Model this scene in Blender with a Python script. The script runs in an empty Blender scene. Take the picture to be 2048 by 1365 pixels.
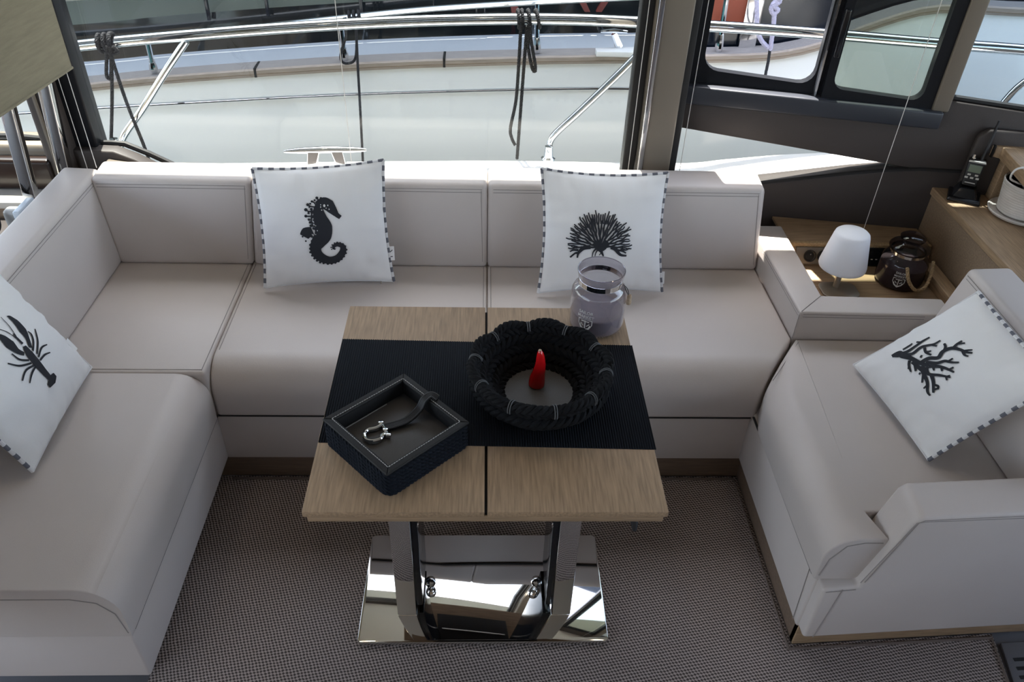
import bpy, bmesh, math, random
from mathutils import Vector, Matrix, noise
from mathutils.geometry import tessellate_polygon
PI = math.pi
random.seed(7)
SC = bpy.context.scene
COL = SC.collection

# ------------------------------------------------------------------ camera
CAM_H = 1.70
PITCH, YAW, ROLL, FPX = 0.65918, 0.046486, 0.036527, 1593.0
_f = Vector((math.sin(YAW)*math.cos(PITCH), math.cos(YAW)*math.cos(PITCH), -math.sin(PITCH)))
_r = Vector((math.cos(YAW), -math.sin(YAW), 0)); _u = _r.cross(_f)
_c, _s = math.cos(ROLL), math.sin(ROLL)
RT, UP, FW = _c*_r + _s*_u, -_s*_r + _c*_u, _f
cam = bpy.data.cameras.new('camera'); cam.sensor_width = 36.0; cam.lens = FPX*36/2048
cam.clip_start = 0.02; cam.clip_end = 300
co = bpy.data.objects.new('camera', cam); COL.objects.link(co)
co.matrix_world = Matrix(((RT.x, UP.x, -FW.x, 0), (RT.y, UP.y, -FW.y, 0), (RT.z, UP.z, -FW.z, CAM_H), (0, 0, 0, 1)))
SC.camera = co
cam.dof.use_dof = False

# ------------------------------------------------------------------ sky, sun, exposure
SUN_EL, SUN_AZ = math.radians(68), math.radians(-12)        # azimuth from +Y, negative = towards -X
w = bpy.data.worlds.new('sky'); SC.world = w; w.use_nodes = True
nt = w.node_tree; bg = nt.nodes['Background']
sky = nt.nodes.new('ShaderNodeTexSky'); sky.sky_type = 'NISHITA'; sky.sun_disc = False
sky.sun_elevation = SUN_EL; sky.sun_rotation = SUN_AZ; sky.air_density = 1.0; sky.dust_density = 1.5; sky.ozone_density = 1.0
hs = nt.nodes.new('ShaderNodeHueSaturation'); hs.inputs['Saturation'].default_value = .62
nt.links.new(sky.outputs[0], hs.inputs['Color']); nt.links.new(hs.outputs[0], bg.inputs[0]); bg.inputs[1].default_value = 0.26
sl = bpy.data.lights.new('sun', 'SUN'); sl.energy = 6.0; sl.angle = math.radians(0.6); sl.color = (1, .95, .87)
so = bpy.data.objects.new('sun', sl); COL.objects.link(so)
sd = Vector((math.sin(SUN_AZ)*math.cos(SUN_EL), math.cos(SUN_AZ)*math.cos(SUN_EL), math.sin(SUN_EL)))
so.rotation_euler = sd.to_track_quat('Z', 'Y').to_euler(); so.location = (-3, 8, 12)
vs = SC.view_settings; vs.view_transform = 'Standard'; vs.look = 'None'; vs.exposure = 2.14; vs.gamma = 1.0; vs.use_curve_mapping = False
SC.cycles.use_denoising = True
SC.cycles.max_bounces = 10; SC.cycles.transparent_max_bounces = 16; SC.cycles.diffuse_bounces = 5
SC.cycles.sample_clamp_indirect = 6.0
SC.cycles.caustics_reflective = False; SC.cycles.caustics_refractive = False

# ------------------------------------------------------------------ pixel -> point on a plane of the place
def ray(px, py): return (px-1024)/FPX*RT - (py-682.5)/FPX*UP + FW
O = Vector((0, 0, CAM_H))
def BY(px, py, y): d = ray(px, py); return O + d*(y/d.y)
def BZ(px, py, z): d = ray(px, py); return O + d*((z-CAM_H)/d.z)
def BX(px, py, x): d = ray(px, py); return O + d*(x/d.x)

# ------------------------------------------------------------------ materials
MATS = {}
def srgb(r, g, b):
    f = lambda c: (c/255/12.92) if c/255 <= .04045 else ((c/255+.055)/1.055)**2.4
    return (f(r), f(g), f(b), 1)
def M(name, col, rough=.5, metal=0, var=0, vscale=20, bump=0, bscale=200, stretch=None, spec=.5, coat=0, sheen=0, trans=0, col2=None):
    m = bpy.data.materials.new(name); m.use_nodes = True; MATS[name] = m
    t = m.node_tree; p = t.nodes['Principled BSDF']
    if len(col) == 3: col = (*col, 1)
    p.inputs['Base Color'].default_value = col; p.inputs['Roughness'].default_value = rough; p.inputs['Metallic'].default_value = metal
    p.inputs['Specular IOR Level'].default_value = spec; p.inputs['Coat Weight'].default_value = coat
    p.inputs['Sheen Weight'].default_value = sheen; p.inputs['Transmission Weight'].default_value = trans
    if var or bump:
        tc = t.nodes.new('ShaderNodeTexCoord'); mp = t.nodes.new('ShaderNodeMapping')
        t.links.new(tc.outputs['Object'], mp.inputs[0])
        if stretch: mp.inputs['Scale'].default_value = stretch
    if var:
        n = t.nodes.new('ShaderNodeTexNoise'); n.inputs['Scale'].default_value = vscale; n.inputs['Detail'].default_value = 6
        t.links.new(mp.outputs[0], n.inputs['Vector'])
        rp = t.nodes.new('ShaderNodeValToRGB'); e = rp.color_ramp.elements
        e[0].position, e[1].position = .3, .7
        c2 = col2 or tuple(c*(1-var) for c in col[:3])+(1,)
        e[0].color = c2; e[1].color = tuple(min(1, c*(1+var*.6)) for c in col[:3])+(1,)
        t.links.new(n.outputs['Fac'], rp.inputs[0]); t.links.new(rp.outputs[0], p.inputs['Base Color'])
    if bump:
        n2 = t.nodes.new('ShaderNodeTexNoise'); n2.inputs['Scale'].default_value = bscale; n2.inputs['Detail'].default_value = 4
        t.links.new(mp.outputs[0], n2.inputs['Vector'])
        b = t.nodes.new('ShaderNodeBump'); b.inputs['Strength'].default_value = bump; b.inputs['Distance'].default_value = .002
        t.links.new(n2.outputs['Fac'], b.inputs['Height']); t.links.new(b.outputs[0], p.inputs['Normal'])
    return m
def glassmat(name, tint, refl=.06, rough=0.0, edge=.55, pwr=4.5):
    m = bpy.data.materials.new(name); m.use_nodes = True; MATS[name] = m; t = m.node_tree
    t.nodes.remove(t.nodes['Principled BSDF'])
    tr = t.nodes.new('ShaderNodeBsdfTransparent'); tr.inputs[0].default_value = (*tint, 1)
    gl = t.nodes.new('ShaderNodeBsdfGlossy'); gl.inputs['Roughness'].default_value = rough; gl.inputs[0].default_value = (1, 1, 1, 1)
    lw = t.nodes.new('ShaderNodeLayerWeight'); pw = t.nodes.new('ShaderNodeMath'); pw.operation = 'POWER'; pw.inputs[1].default_value = pwr
    fr = t.nodes.new('ShaderNodeMath'); fr.operation = 'MULTIPLY_ADD'; fr.inputs[1].default_value = edge; fr.inputs[2].default_value = refl*.5
    t.links.new(lw.outputs['Facing'], pw.inputs[0]); t.links.new(pw.outputs[0], fr.inputs[0])
    mx = t.nodes.new('ShaderNodeMixShader')
    t.links.new(fr.outputs[0], mx.inputs[0]); t.links.new(tr.outputs[0], mx.inputs[1]); t.links.new(gl.outputs[0], mx.inputs[2])
    t.links.new(mx.outputs[0], t.nodes['Material Output'].inputs[0])
    return m
M('leather', (.565, .515, .487), .42, var=.05, vscale=3, bump=.12, bscale=420, spec=.45)
M('seam_thread', (.30, .275, .26), .7)
M('pillow', (.80, .80, .80), .9, bump=.15, bscale=900, sheen=.2)
M('ink', (.012, .014, .02), .8)
M('piping_light', (.66, .66, .67), .85); M('piping_dark', (.12, .125, .15), .85)
M('tag_white', (.8, .8, .8), .7)
M('oak', (.36, .245, .148), .5, var=.30, vscale=9, stretch=(26, 1.6, 26), bump=.15, bscale=10)
M('oak_x', (.34, .232, .140), .5, var=.28, vscale=9, stretch=(1.6, 26, 26), bump=.15, bscale=10)
M('oak_dark', (.27, .19, .125), .5, var=.22, vscale=8, stretch=(1.6, 20, 26), bump=.12, bscale=10)
M('chrome', (.80, .79, .77), .03, 1); M('chrome_soft', (.78, .78, .78), .12, 1)
M('steel', (.86, .88, .90), .06, 1)
M('black', (.012, .012, .014), .5); M('black_gloss', (.008, .009, .012), .12)
M('rope_black', (.008, .0085, .010), .85, var=.3, vscale=300, bump=.4, bscale=900, spec=.15)
M('rope_tray', (.008, .011, .017), .85, var=.3, vscale=300, bump=.4, bscale=900, spec=.15)
M('leather_black', (.011, .011, .0115), .55, bump=.25, bscale=500, spec=.3)
M('leather_pad', (.070, .068, .068), .55, bump=.25, bscale=300)
M('stitch', (.34, .33, .32), .8); M('stitch_dim', (.09, .094, .10), .8)
M('runner', (.009, .012, .017), .85, bump=.2, bscale=900, spec=.2)
M('red', (.55, .006, .008), .22, coat=.6)
M('wax', (.27, .24, .265), .6, var=.08, vscale=40); M('wax_dark', (.16, .13, .14), .5)
M('print_white', (.75, .75, .75), .7)
M('twine', (.42, .30, .17), .9, var=.3, vscale=200, bump=.5, bscale=500)
M('cork', (.45, .34, .23), .9, var=.25, vscale=150)
M('shade', (.85, .86, .90), .55)
M('lamp_metal', (.50, .47, .42), .35, .6)
M('wall_dark', (.055, .045, .042), .5, var=.06, vscale=6, bump=.15, bscale=400)
M('wall_brown', (.046, .037, .034), .55, var=.06, vscale=6, bump=.2, bscale=400)
M('mahogany', (.020, .009, .006), .3, var=.4, vscale=4, stretch=(1, 1, 8), coat=.15)
M('kick', (.17, .12, .085), .55, var=.2, vscale=8, stretch=(1.6, 20, 26))  # darker wood: shade under the seats put into the colour
M('device_grey', (.42, .42, .41), .4)
M('bronze', (.22, .19, .155), .42, .35, var=.1, vscale=3)
M('frame_black', (.010, .011, .014), .35, spec=.25); M('rubber', (.01, .01, .011), .6)
M('track', (.028, .032, .042), .38)
M('ceiling', (.80, .77, .71), .8)
M('white_gel', (.90, .90, .88), .28, spec=.5); M('hull_white', (.83, .84, .81), .22, coat=.3)
M('deck_sky_tint', (.52, .55, .575), .4)  # blue tint stands in for sky reflected on the deck
M('teak', (.42, .35, .29), .6, var=.25, vscale=12, stretch=(1, 30, 30)); M('teak_top', (.36, .33, .31), .65, var=.2, vscale=12, stretch=(1, 30, 30))
M('smoked', (.006, .009, .011), .06, spec=.6); M('cabin_reflection', (.11, .125, .105), .4, spec=.25); M('cabin_pale', (.42, .41, .38), .35)  # grey-green: reflection of the own boat put into the colour
M('navy', (.006, .010, .018), .15); M('maroon', (.16, .022, .018), .35); M('brick_red', (.28, .06, .03), .5)
M('rope_dark', (.018, .019, .023), .85, var=.4, vscale=400, bump=.5, bscale=700)
M('rope_violet', (.48, .46, .60), .8, bump=.4, bscale=500); M('rope_white', (.8, .8, .78), .8)
M('blind', (.26, .232, .160), .85, var=.12, vscale=14, stretch=(1, 1, 9), bump=.5, bscale=120)
M('cord', (.72, .70, .66), .7)
M('device_white', (.75, .75, .74), .35); M('pale_blue', (.55, .62, .70), .25); M('cream', (.70, .66, .60), .6)
M('lcd', (.16, .20, .15), .3); M('button', (.55, .55, .53), .5)
M('pot', (.62, .58, .54), .7, var=.08, vscale=30); M('pot_in', (.02, .03, .05), .4)
M('grille', (.16, .16, .17), .55); M('slot', (.01, .01, .01), .8)
M('carpet_edge', (.13, .10, .085), .9)
ml = M('lens', (.9, .85, .75), .4); ml.node_tree.nodes['Principled BSDF'].inputs['Emission Color'].default_value = (1, .80, .58, 1); ml.node_tree.nodes['Principled BSDF'].inputs['Emission Strength'].default_value = 3.0
M('water', (.01, .03, .035), .05)
glassmat('window_glass', (.765, .78, .77), .06); glassmat('slider_glass', (.62, .66, .61), .08)
glassmat('jar_glass', (.79, .775, .81), .07, 0, .95, 2.6); glassmat('jar_dark', (.42, .39, .42), .07); glassmat('side_glass', (.69, .735, .755), .07)
# woven carpet: staggered loops
def carpet():
    m = bpy.data.materials.new('carpet'); m.use_nodes = True; MATS['carpet'] = m; t = m.node_tree; p = t.nodes['Principled BSDF']
    N = t.nodes.new; L = t.links.new
    tc = N('ShaderNodeTexCoord'); mp = N('ShaderNodeMapping'); L(tc.outputs['Object'], mp.inputs[0])
    mp.inputs['Rotation'].default_value = (0, 0, math.radians(28))
    ns = N('ShaderNodeTexNoise'); ns.inputs['Scale'].default_value = 60; L(tc.outputs['Object'], ns.inputs['Vector'])
    ad = N('ShaderNodeVectorMath'); ad.operation = 'MULTIPLY_ADD'; ad.inputs[1].default_value = (.004, .004, 0)
    L(ns.outputs['Color'], ad.inputs[0]); L(mp.outputs[0], ad.inputs[2])
    sp = N('ShaderNodeSeparateXYZ'); L(ad.outputs[0], sp.inputs[0])
    def sn(o, k):
        a = N('ShaderNodeMath'); a.operation = 'MULTIPLY'; a.inputs[1].default_value = k; L(o, a.inputs[0])
        b = N('ShaderNodeMath'); b.operation = 'SINE'; L(a.outputs[0], b.inputs[0]); return b.outputs[0]
    mu = N('ShaderNodeMath'); mu.operation = 'MULTIPLY'; L(sn(sp.outputs[0], 2*PI/.0118), mu.inputs[0]); L(sn(sp.outputs[1], 2*PI/.0095), mu.inputs[1])
    rp = N('ShaderNodeValToRGB'); e = rp.color_ramp.elements
    ma = N('ShaderNodeMath'); ma.operation = 'MULTIPLY_ADD'; ma.inputs[1].default_value = .5; ma.inputs[2].default_value = .5; L(mu.outputs[0], ma.inputs[0])
    e[0].position = .34; e[0].color = (.060, .047, .042, 1); e[1].position = .62; e[1].color = (.40, .335, .305, 1)
    L(ma.outputs[0], rp.inputs[0]); L(rp.outputs[0], p.inputs['Base Color']); p.inputs['Roughness'].default_value = .95
    b = N('ShaderNodeBump'); b.inputs['Strength'].default_value = .6; b.inputs['Distance'].default_value = .003
    L(ma.outputs[0], b.inputs['Height']); L(b.outputs[0], p.inputs['Normal'])
carpet()

# ------------------------------------------------------------------ mesh helpers
def empty(name, label, cat, loc=(0, 0, 0), group=None):
    o = bpy.data.objects.new(name, None); COL.objects.link(o); o.location = loc
    o['label'] = label; o['category'] = cat
    if group: o['group'] = group
    return o
def put(name, me, mat, parent=None, smooth=35):
    o = bpy.data.objects.new(name, me); COL.objects.link(o)
    for m in (mat if isinstance(mat, (list, tuple)) else [mat]): me.materials.append(MATS[m])
    if smooth is not None:
        me.polygons.foreach_set('use_smooth', [True]*len(me.polygons)); me.set_sharp_from_angle(angle=math.radians(smooth))
    if parent is not None:
        o.parent = parent
        ml = parent.location; p = parent.parent
        off = Vector(ml)
        while p is not None: off = off + Vector(p.location); p = p.parent
        me.transform(Matrix.Translation(-off))
    me.update(); return o
def tag(o, label, cat=None, group=None, kind=None):
    o['label'] = label
    if cat: o['category'] = cat
    if group: o['group'] = group
    if kind: o['kind'] = kind
    return o
def struct(o, label=None):
    o['kind'] = 'structure'
    if label: o['label'] = label
    return o
class MB:
    def __init__(s): s.v = []; s.f = []; s.m = []
    def add(s, vs, fs, mi=0):
        k = len(s.v); s.v += [tuple(a) for a in vs]; s.f += [tuple(i+k for i in f) for f in fs]; s.m += [mi]*len(fs); return s
    def mesh(s, name='m'):
        me = bpy.data.meshes.new(name); me.from_pydata(s.v, [], s.f)
        if any(s.m): me.polygons.foreach_set('material_index', s.m)
        me.validate(); return me
    def tube(s, path, r, n=8, closed=False, mi=0, cap=True):
        P = [Vector(p) for p in path]; K = len(P)
        rad = r if isinstance(r, (list, tuple)) else [r]*K
        T = []
        for i in range(K):
            a = P[(i-1) % K] if (closed or i > 0) else P[i]; b = P[(i+1) % K] if (closed or i < K-1) else P[i]
            d = b-a; T.append(d.normalized() if d.length > 1e-9 else Vector((0, 0, 1)))
        ref = Vector((0, 0, 1)) if abs(T[0].z) < .9 else Vector((1, 0, 0))
        nrm = (ref - T[0]*ref.dot(T[0])).normalized(); vs = []
        for i in range(K):
            nrm = (nrm - T[i]*nrm.dot(T[i])); nrm = nrm.normalized() if nrm.length > 1e-6 else T[i].orthogonal().normalized()
            b = T[i].cross(nrm)
            for j in range(n):
                a = 2*PI*j/n; vs.append(P[i] + (nrm*math.cos(a)+b*math.sin(a))*rad[i])
        fs = []
        R = K if closed else K-1
        for i in range(R):
            i2 = (i+1) % K
            for j in range(n): fs.append((i*n+j, i*n+(j+1) % n, i2*n+(j+1) % n, i2*n+j))
        if cap and not closed: fs.append(tuple(reversed(range(n)))); fs.append(tuple((K-1)*n+j for j in range(n)))
        return s.add(vs, fs, mi)
    def lathe(s, prof, c, n=40, mi=0, axis=None):
        c = Vector(c); vs = []; fs = []
        for (r, z) in prof:
            for j in range(n): a = 2*PI*j/n; vs.append(c+Vector((r*math.cos(a), r*math.sin(a), z)))
        for i in range(len(prof)-1):
            for j in range(n): fs.append((i*n+j, i*n+(j+1) % n, (i+1)*n+(j+1) % n, (i+1)*n+j))
        return s.add(vs, fs, mi)
    def box(s, a, b, mi=0):
        (x0, y0, z0), (x1, y1, z1) = a, b
        vs = [(x0, y0, z0), (x1, y0, z0), (x1, y1, z0), (x0, y1, z0), (x0, y0, z1), (x1, y0, z1), (x1, y1, z1), (x0, y1, z1)]
        return s.add(vs, [(0, 3, 2, 1), (4, 5, 6, 7), (0, 1, 5, 4), (1, 2, 6, 5), (2, 3, 7, 6), (3, 0, 4, 7)], mi)
    def rope(s, path, R, strands=3, pitch=.03, sgn=1, closed=False, n=6, per=9, mi=0):
        P = resample(path, max(8, int(plen(path, closed)/pitch*per)), closed); K = len(P)
        L = plen(path, closed); turns = L/pitch
        if closed: turns = max(1, round(turns))
        T = []
        for i in range(K):
            a = P[(i-1) % K] if (closed or i > 0) else P[i]; b = P[(i+1) % K] if (closed or i < K-1) else P[i]
            T.append((b-a).normalized())
        ref = Vector((0, 0, 1)) if abs(T[0].z) < .9 else Vector((1, 0, 0)); nr = ref
        fr = []
        for i in range(K):
            if closed: nr = Vector((0, 0, 1))
            nr = nr - T[i]*nr.dot(T[i]); nr = nr.normalized(); fr.append((nr, T[i].cross(nr)))
        for q in range(strands):
            pts = []
            for i in range(K):
                a = sgn*2*PI*turns*i/(K if closed else K-1) + 2*PI*q/strands
                pts.append(P[i] + (fr[i][0]*math.cos(a)+fr[i][1]*math.sin(a))*R*.5)
            s.tube(pts, R*.56, n, closed, mi)
        return s
def plen(path, closed=False):
    P = [Vector(p) for p in path]; L = sum((P[i+1]-P[i]).length for i in range(len(P)-1))
    return L + ((P[0]-P[-1]).length if closed else 0)
def resample(path, n, closed=False):
    P = [Vector(p) for p in path]
    if closed: P = P+[P[0]]
    d = [0]
    for i in range(len(P)-1): d.append(d[-1]+(P[i+1]-P[i]).length)
    out = []; k = 0; m = n if closed else n-1
    for i in range(n):
        t = d[-1]*i/m
        while k < len(P)-2 and d[k+1] < t: k += 1
        seg = d[k+1]-d[k]; f = 0 if seg < 1e-9 else (t-d[k])/seg
        out.append(P[k].lerp(P[k+1], min(1, max(0, f))))
    return out
def spline(pts, per=8, closed=False):
    P = [Vector(p) for p in pts]; n = len(P); out = []
    R = n if closed else n-1
    for i in range(R):
        p0 = P[(i-1) % n] if (closed or i > 0) else P[0]; p1 = P[i]; p2 = P[(i+1) % n]; p3 = P[(i+2) % n] if (closed or i+2 < n) else P[-1]
        for j in range(per):
            t = j/per
            out.append(.5*((2*p1)+(p2-p0)*t+(2*p0-5*p1+4*p2-p3)*t*t+(3*p1-p0-3*p2+p3)*t**3))
    if not closed: out.append(P[-1])
    return out
def solid(vs, fs, r=.008, seg=3, big=()):
    """a closed solid with its edges rounded; big = [(predicate(mid, dir), radius, segments)]"""
    bm = bmesh.new(); V = [bm.verts.new(v) for v in vs]
    for f in fs: bm.faces.new([V[i] for i in f])
    bmesh.ops.recalc_face_normals(bm, faces=bm.faces[:])
    for pred, R, sg in big:
        es = [e for e in bm.edges if pred((e.verts[0].co+e.verts[1].co)/2, (e.verts[1].co-e.verts[0].co).normalized())]
        if es: bmesh.ops.bevel(bm, geom=es, offset=R, segments=sg, profile=.5, affect='EDGES', clamp_overlap=True)
    if r:
        es = [e for e in bm.edges if len(e.link_faces) == 2 and e.calc_face_angle(0) > math.radians(28)]
        bmesh.ops.bevel(bm, geom=es, offset=r, segments=seg, profile=.5, affect='EDGES', clamp_overlap=True)
    me = bpy.data.meshes.new('m'); bm.to_mesh(me); bm.free(); return me
BF = [(0, 3, 2, 1), (4, 5, 6, 7), (0, 1, 5, 4), (1, 2, 6, 5), (2, 3, 7, 6), (3, 0, 4, 7)]
def rbox(a, b, r=.006, seg=3, big=()):
    (x0, y0, z0), (x1, y1, z1) = a, b
    return solid([(x0, y0, z0), (x1, y0, z0), (x1, y1, z0), (x0, y1, z0), (x0, y0, z1), (x1, y0, z1), (x1, y1, z1), (x0, y1, z1)], BF, r, seg, big)
def hexa(b4, t4, r=.012, seg=4, big=()): return solid(list(b4)+list(t4), BF, r, seg, big)
def prism(poly, h0, h1, r=.008, seg=3, big=(), fn=None):
    """polygon (a,b) extruded from h0 to h1; fn maps (a,b,h) to a point"""
    fn = fn or (lambda a, b, h: (a, b, h)); n = len(poly)
    vs = [fn(a, b, h0) for a, b in poly]+[fn(a, b, h1) for a, b in poly]
    fs = [tuple(reversed(range(n))), tuple(range(n, 2*n))]+[(i, (i+1) % n, n+(i+1) % n, n+i) for i in range(n)]
    return solid(vs, fs, r, seg, big)
def rrect(x0, x1, y0, y1, r, n=5):
    out = []
    for cx, cy, a0 in ((x1-r, y1-r, 0), (x0+r, y1-r, 90), (x0+r, y0+r, 180), (x1-r, y0+r, 270)):
        for i in range(n+1): a = math.radians(a0+90*i/n); out.append((cx+r*math.cos(a), cy+r*math.sin(a)))
    return out
def ring(x0, x1, y0, y1, inner, d0, d1, fn):
    """a flat frame: outer rectangle minus an inner loop, with thickness"""
    n = len(inner); outer = []
    cx, cy = (x0+x1)/2, (y0+y1)/2
    for a, b in inner:
        # push out to the rectangle along the nearest sides
        ix0, ix1 = min(p[0] for p in inner), max(p[0] for p in inner); iy0, iy1 = min(p[1] for p in inner), max(p[1] for p in inner)
        u = (a-ix0)/(ix1-ix0); v = (b-iy0)/(iy1-iy0); m = max(abs(u-.5), abs(v-.5))
        U = .5+(u-.5)/(2*m); V = .5+(v-.5)/(2*m)
        outer.append((x0+(x1-x0)*U, y0+(y1-y0)*V))
    vs = [fn(a, b, d0) for a, b in inner]+[fn(a, b, d0) for a, b in outer]+[fn(a, b, d1) for a, b in inner]+[fn(a, b, d1) for a, b in outer]
    fs = []
    for i in range(n):
        j = (i+1) % n
        fs += [(i, j, n+j, n+i), (2*n+i, 3*n+i, 3*n+j, 2*n+j), (i, 2*n+i, 2*n+j, j), (n+i, n+j, 3*n+j, 3*n+i)]
    bm = bmesh.new(); V = [bm.verts.new(v) for v in vs]
    for f in fs:
        try: bm.faces.new([V[k] for k in f])
        except ValueError: pass
    bmesh.ops.recalc_face_normals(bm, faces=bm.faces[:])
    me = bpy.data.meshes.new('m'); bm.to_mesh(me); bm.free(); return me
def seam(parent, pts, r=.0011, mat='seam_thread', name='seam'):
    return put(name, MB().tube(pts, r, 5).mesh(), mat, parent)
def text_mesh(body, size):
    c = bpy.data.curves.new('t', 'FONT'); c.body = body; c.size = size; c.align_x = 'CENTER'; c.offset = size*.012
    o = bpy.data.objects.new('t', c); COL.objects.link(o)
    me = bpy.data.meshes.new_from_object(o.evaluated_get(bpy.context.evaluated_depsgraph_get()))
    bpy.data.objects.remove(o); bpy.data.curves.remove(c); return me

# ================================================================== THE CABIN SHELL
A85 = math.radians(8.5); WN = Vector((math.sin(A85), math.cos(A85), 0)); WD = Vector((math.cos(A85), -math.sin(A85), 0)); W0 = Vector((.9, 2.3, 0))
def WP(s, z, d=0): return W0 + WD*s - WN*d + Vector((0, 0, z))          # right-hand wall: along, up, into the room
def BW(px, py, d=0):
    r = ray(px, py); t = ((W0-WN*d-O).dot(WN))/r.dot(WN); p = O+r*t; return p
YP = lambda y: (lambda a, b, h: (a, y+h, b))
struct(put('floor', rbox((-3.2, -2.3, -.08), (3.2, 2.5, -.012), 0), 'grille'), 'dark grey sole boards under the carpet')
CP = [(-.735, 1.561), (.7345, 1.561), (.7345, 1.030), (1.232, 1.055), (1.205, .90), (1.08, .2), (1.0, -1.6), (-2.6, -1.6), (-2.6, .93), (-.735, .93)]
c = put('carpet', prism(CP, -.012, 0, 0), 'carpet'); tag(c, 'taupe woven loop carpet with a bound edge under the table', 'carpet')
put('bound_edge', MB().tube([Vector((x, y, .001)) for x, y in ((-.70, 1.550), (.7235, 1.550), (.7235, 1.018), (1.225, 1.044), (1.200, .90), (1.075, .2))], .0045, 6).mesh(), 'carpet_edge', c)
struct(put('ceiling', rbox((-3.2, -2.75, 1.95), (3.4, 2.60, 2.04), 0), 'ceiling'), 'cream headliner and coachroof overhang')
# window wall behind the sofa
struct(put('wall_back', rbox((-1.30, 2.25, -.012), (.60, 2.36, .56), .01), 'wall_dark'), 'dark cabin side below the large window')
struct(put('wall_header', rbox((-3.2, 2.26, 1.86), (.60, 2.36, 1.95), 0), 'wall_dark'), 'dark header above the windows')
w1 = bpy.data.objects.new('window_1', None); COL.objects.link(w1); w1.location = (-.3, 2.3, .56); struct(w1, 'large fixed window behind the sofa')
put('glass', rbox((-1.16, 2.305, .55), (.44, 2.313, 1.87), 0), 'window_glass', w1)
put('frame', rbox((-1.222, 2.262, .55), (-1.154, 2.338, 1.87), .006), 'frame_black', w1)
put('seal', rbox((.430, 2.285, .55), (.468, 2.335, 1.87), .004), 'rubber', w1)
sc_ = put('sill_corner', prism([(-1.22, .668), (-1.10, .664), (-1.045, .640), (-.95, .585), (-.90, .52), (-1.22, .52)], 0, .05, .008, fn=lambda a, b, h: (a, 2.285-h, b)), 'wall_brown', w1)
put('sill_edge', MB().tube([BY(x, y, 2.296) for x, y in ((190, 286), (225, 286), (250, 288), (300, 308), (350, 331), (400, 355))], .009, 8).mesh(), 'rubber', w1)
put('sill_ledge', prism([(-1.12, .645), (-1.06, .635), (-.98, .595), (-.94, .54), (-1.12, .54)], 0, .05, .008, fn=lambda a, b, h: (a, 2.235-h, b)), 'bronze', w1)
t1 = struct(put('trim_1', rbox((.470, 2.235, .40), (.566, 2.345, 1.95), .006), 'bronze'), 'bronze window pillar between the large window and the sliding window')
put('edge_strip', rbox((.466, 2.228, .40), (.482, 2.24, 1.95), .003), 'chrome_soft', t1)
put('shadow_gap', rbox((.560, 2.25, .40), (.588, 2.335, 1.95), .003), 'rubber', t1)
t2 = struct(put('trim_2', rbox((-1.292, 2.215, .45), (-1.215, 2.34, 1.95), .012), 'wall_dark'), 'dark pillar at the aft end of the large window')
put('edge_strip', MB().tube([(-1.262, 2.212, .5), (-1.262, 2.212, 1.9)], .006, 6).mesh(), 'bronze', t2)
# sloping side wall on the right
CURVE = [(-.335, .50), (-.18, .540), (-.01, .580), (.11, .606), (.238, .634), (.34, .652), (.432, .664)]
wr = struct(put('wall_right', prism([(-.335, .818), (.425, .800), (.45, .880), (.67, .862), (2.3, .78), (2.3, -.012), (-.335, -.012)]+CURVE+[(-.335, .742)], 0, .07, .005, fn=lambda a, b, h: WP(a, b, .035-h)), 'wall_brown'), 'dark brown upholstered cabin side under the sliding window')
put('panel_edge', MB().tube([WP(a, b+.003, .036) for a, b in CURVE+[(.62, .668)]], .006, 6).mesh(), 'rubber', wr)
put('header_panel', prism([(-.335, 1.80), (2.3, 1.80), (2.3, 1.95), (-.335, 1.95)], 0, .07, 0, fn=lambda a, b, h: WP(a, b, .035-h)), 'wall_dark', wr)
WS = lambda a, b, h: WP(a, b-.075*(a+.258), h)
w2 = bpy.data.objects.new('window_2', None); COL.objects.link(w2); w2.location = WP(.05, .8); struct(w2, 'black framed sliding window, one half open')
tr = put('track', prism([(-.335, .826), (.432, .803), (.432, .854), (-.335, .880)], 0, .075, .006, fn=lambda a, b, h: WP(a, b, .065-h)), 'track', w2)
put('fixed_frame', ring(-.325, .086, .860, 1.82, rrect(-.262, .060, .916, 1.78, .045), -.01, .02, WS), 'frame_black', w2)
put('sliding_frame', ring(.086, .415, .868, 1.82, rrect(.110, .366, .922, 1.78, .032), .012, .042, WS), 'frame_black', w2)
put('pane', prism([(.105, .915), (.370, .915), (.370, 1.79), (.105, 1.79)], .024, .030, 0, fn=WS), 'slider_glass', w2)
put('side_post', prism([(-.345, .80), (-.30, .80), (-.30, 1.9), (-.345, 1.9)], -.03, .05, .004, fn=lambda a, b, h: WP(a, b, h)), 'frame_black', w2)
ed = put('edge_profile', MB().tube([WP(.070, .86, .024), WP(.070, 1.80, .024)], .006, 6).mesh(), 'chrome_soft', w2)
lt = put('latch', rbox((-.008, -.008, 0), (.008, .008, .13), .004), 'black_gloss', None); lt.location = WP(.094, .985, .05); lt.rotation_euler = (0, 0, -A85); lt.parent = w2; lt.location = lt.location-w2.location
t3 = struct(put('trim_3', prism([(.400, .85), (.448, .85), (.448, 1.9), (.400, 1.9)], -.02, .05, .006, fn=lambda a, b, h: WP(a, b, h)), 'bronze'), 'bronze pillar right of the sliding window')
w3 = bpy.data.objects.new('window_3', None); COL.objects.link(w3); w3.location = WP(1.0, .8); struct(w3, 'fixed window forward of the sliding window')
put('glass', prism([(.44, .85), (2.3, .76), (2.3, 1.85), (.44, 1.85)], -.004, .004, 0, fn=lambda a, b, h: WP(a, b, h)), 'side_glass', w3)
put('seal', MB().tube([WP(.44, .888, .02), WP(.67, .870, .02), WP(2.3, .79, .02)], .008, 6).mesh(), 'rubber', w3)
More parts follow.
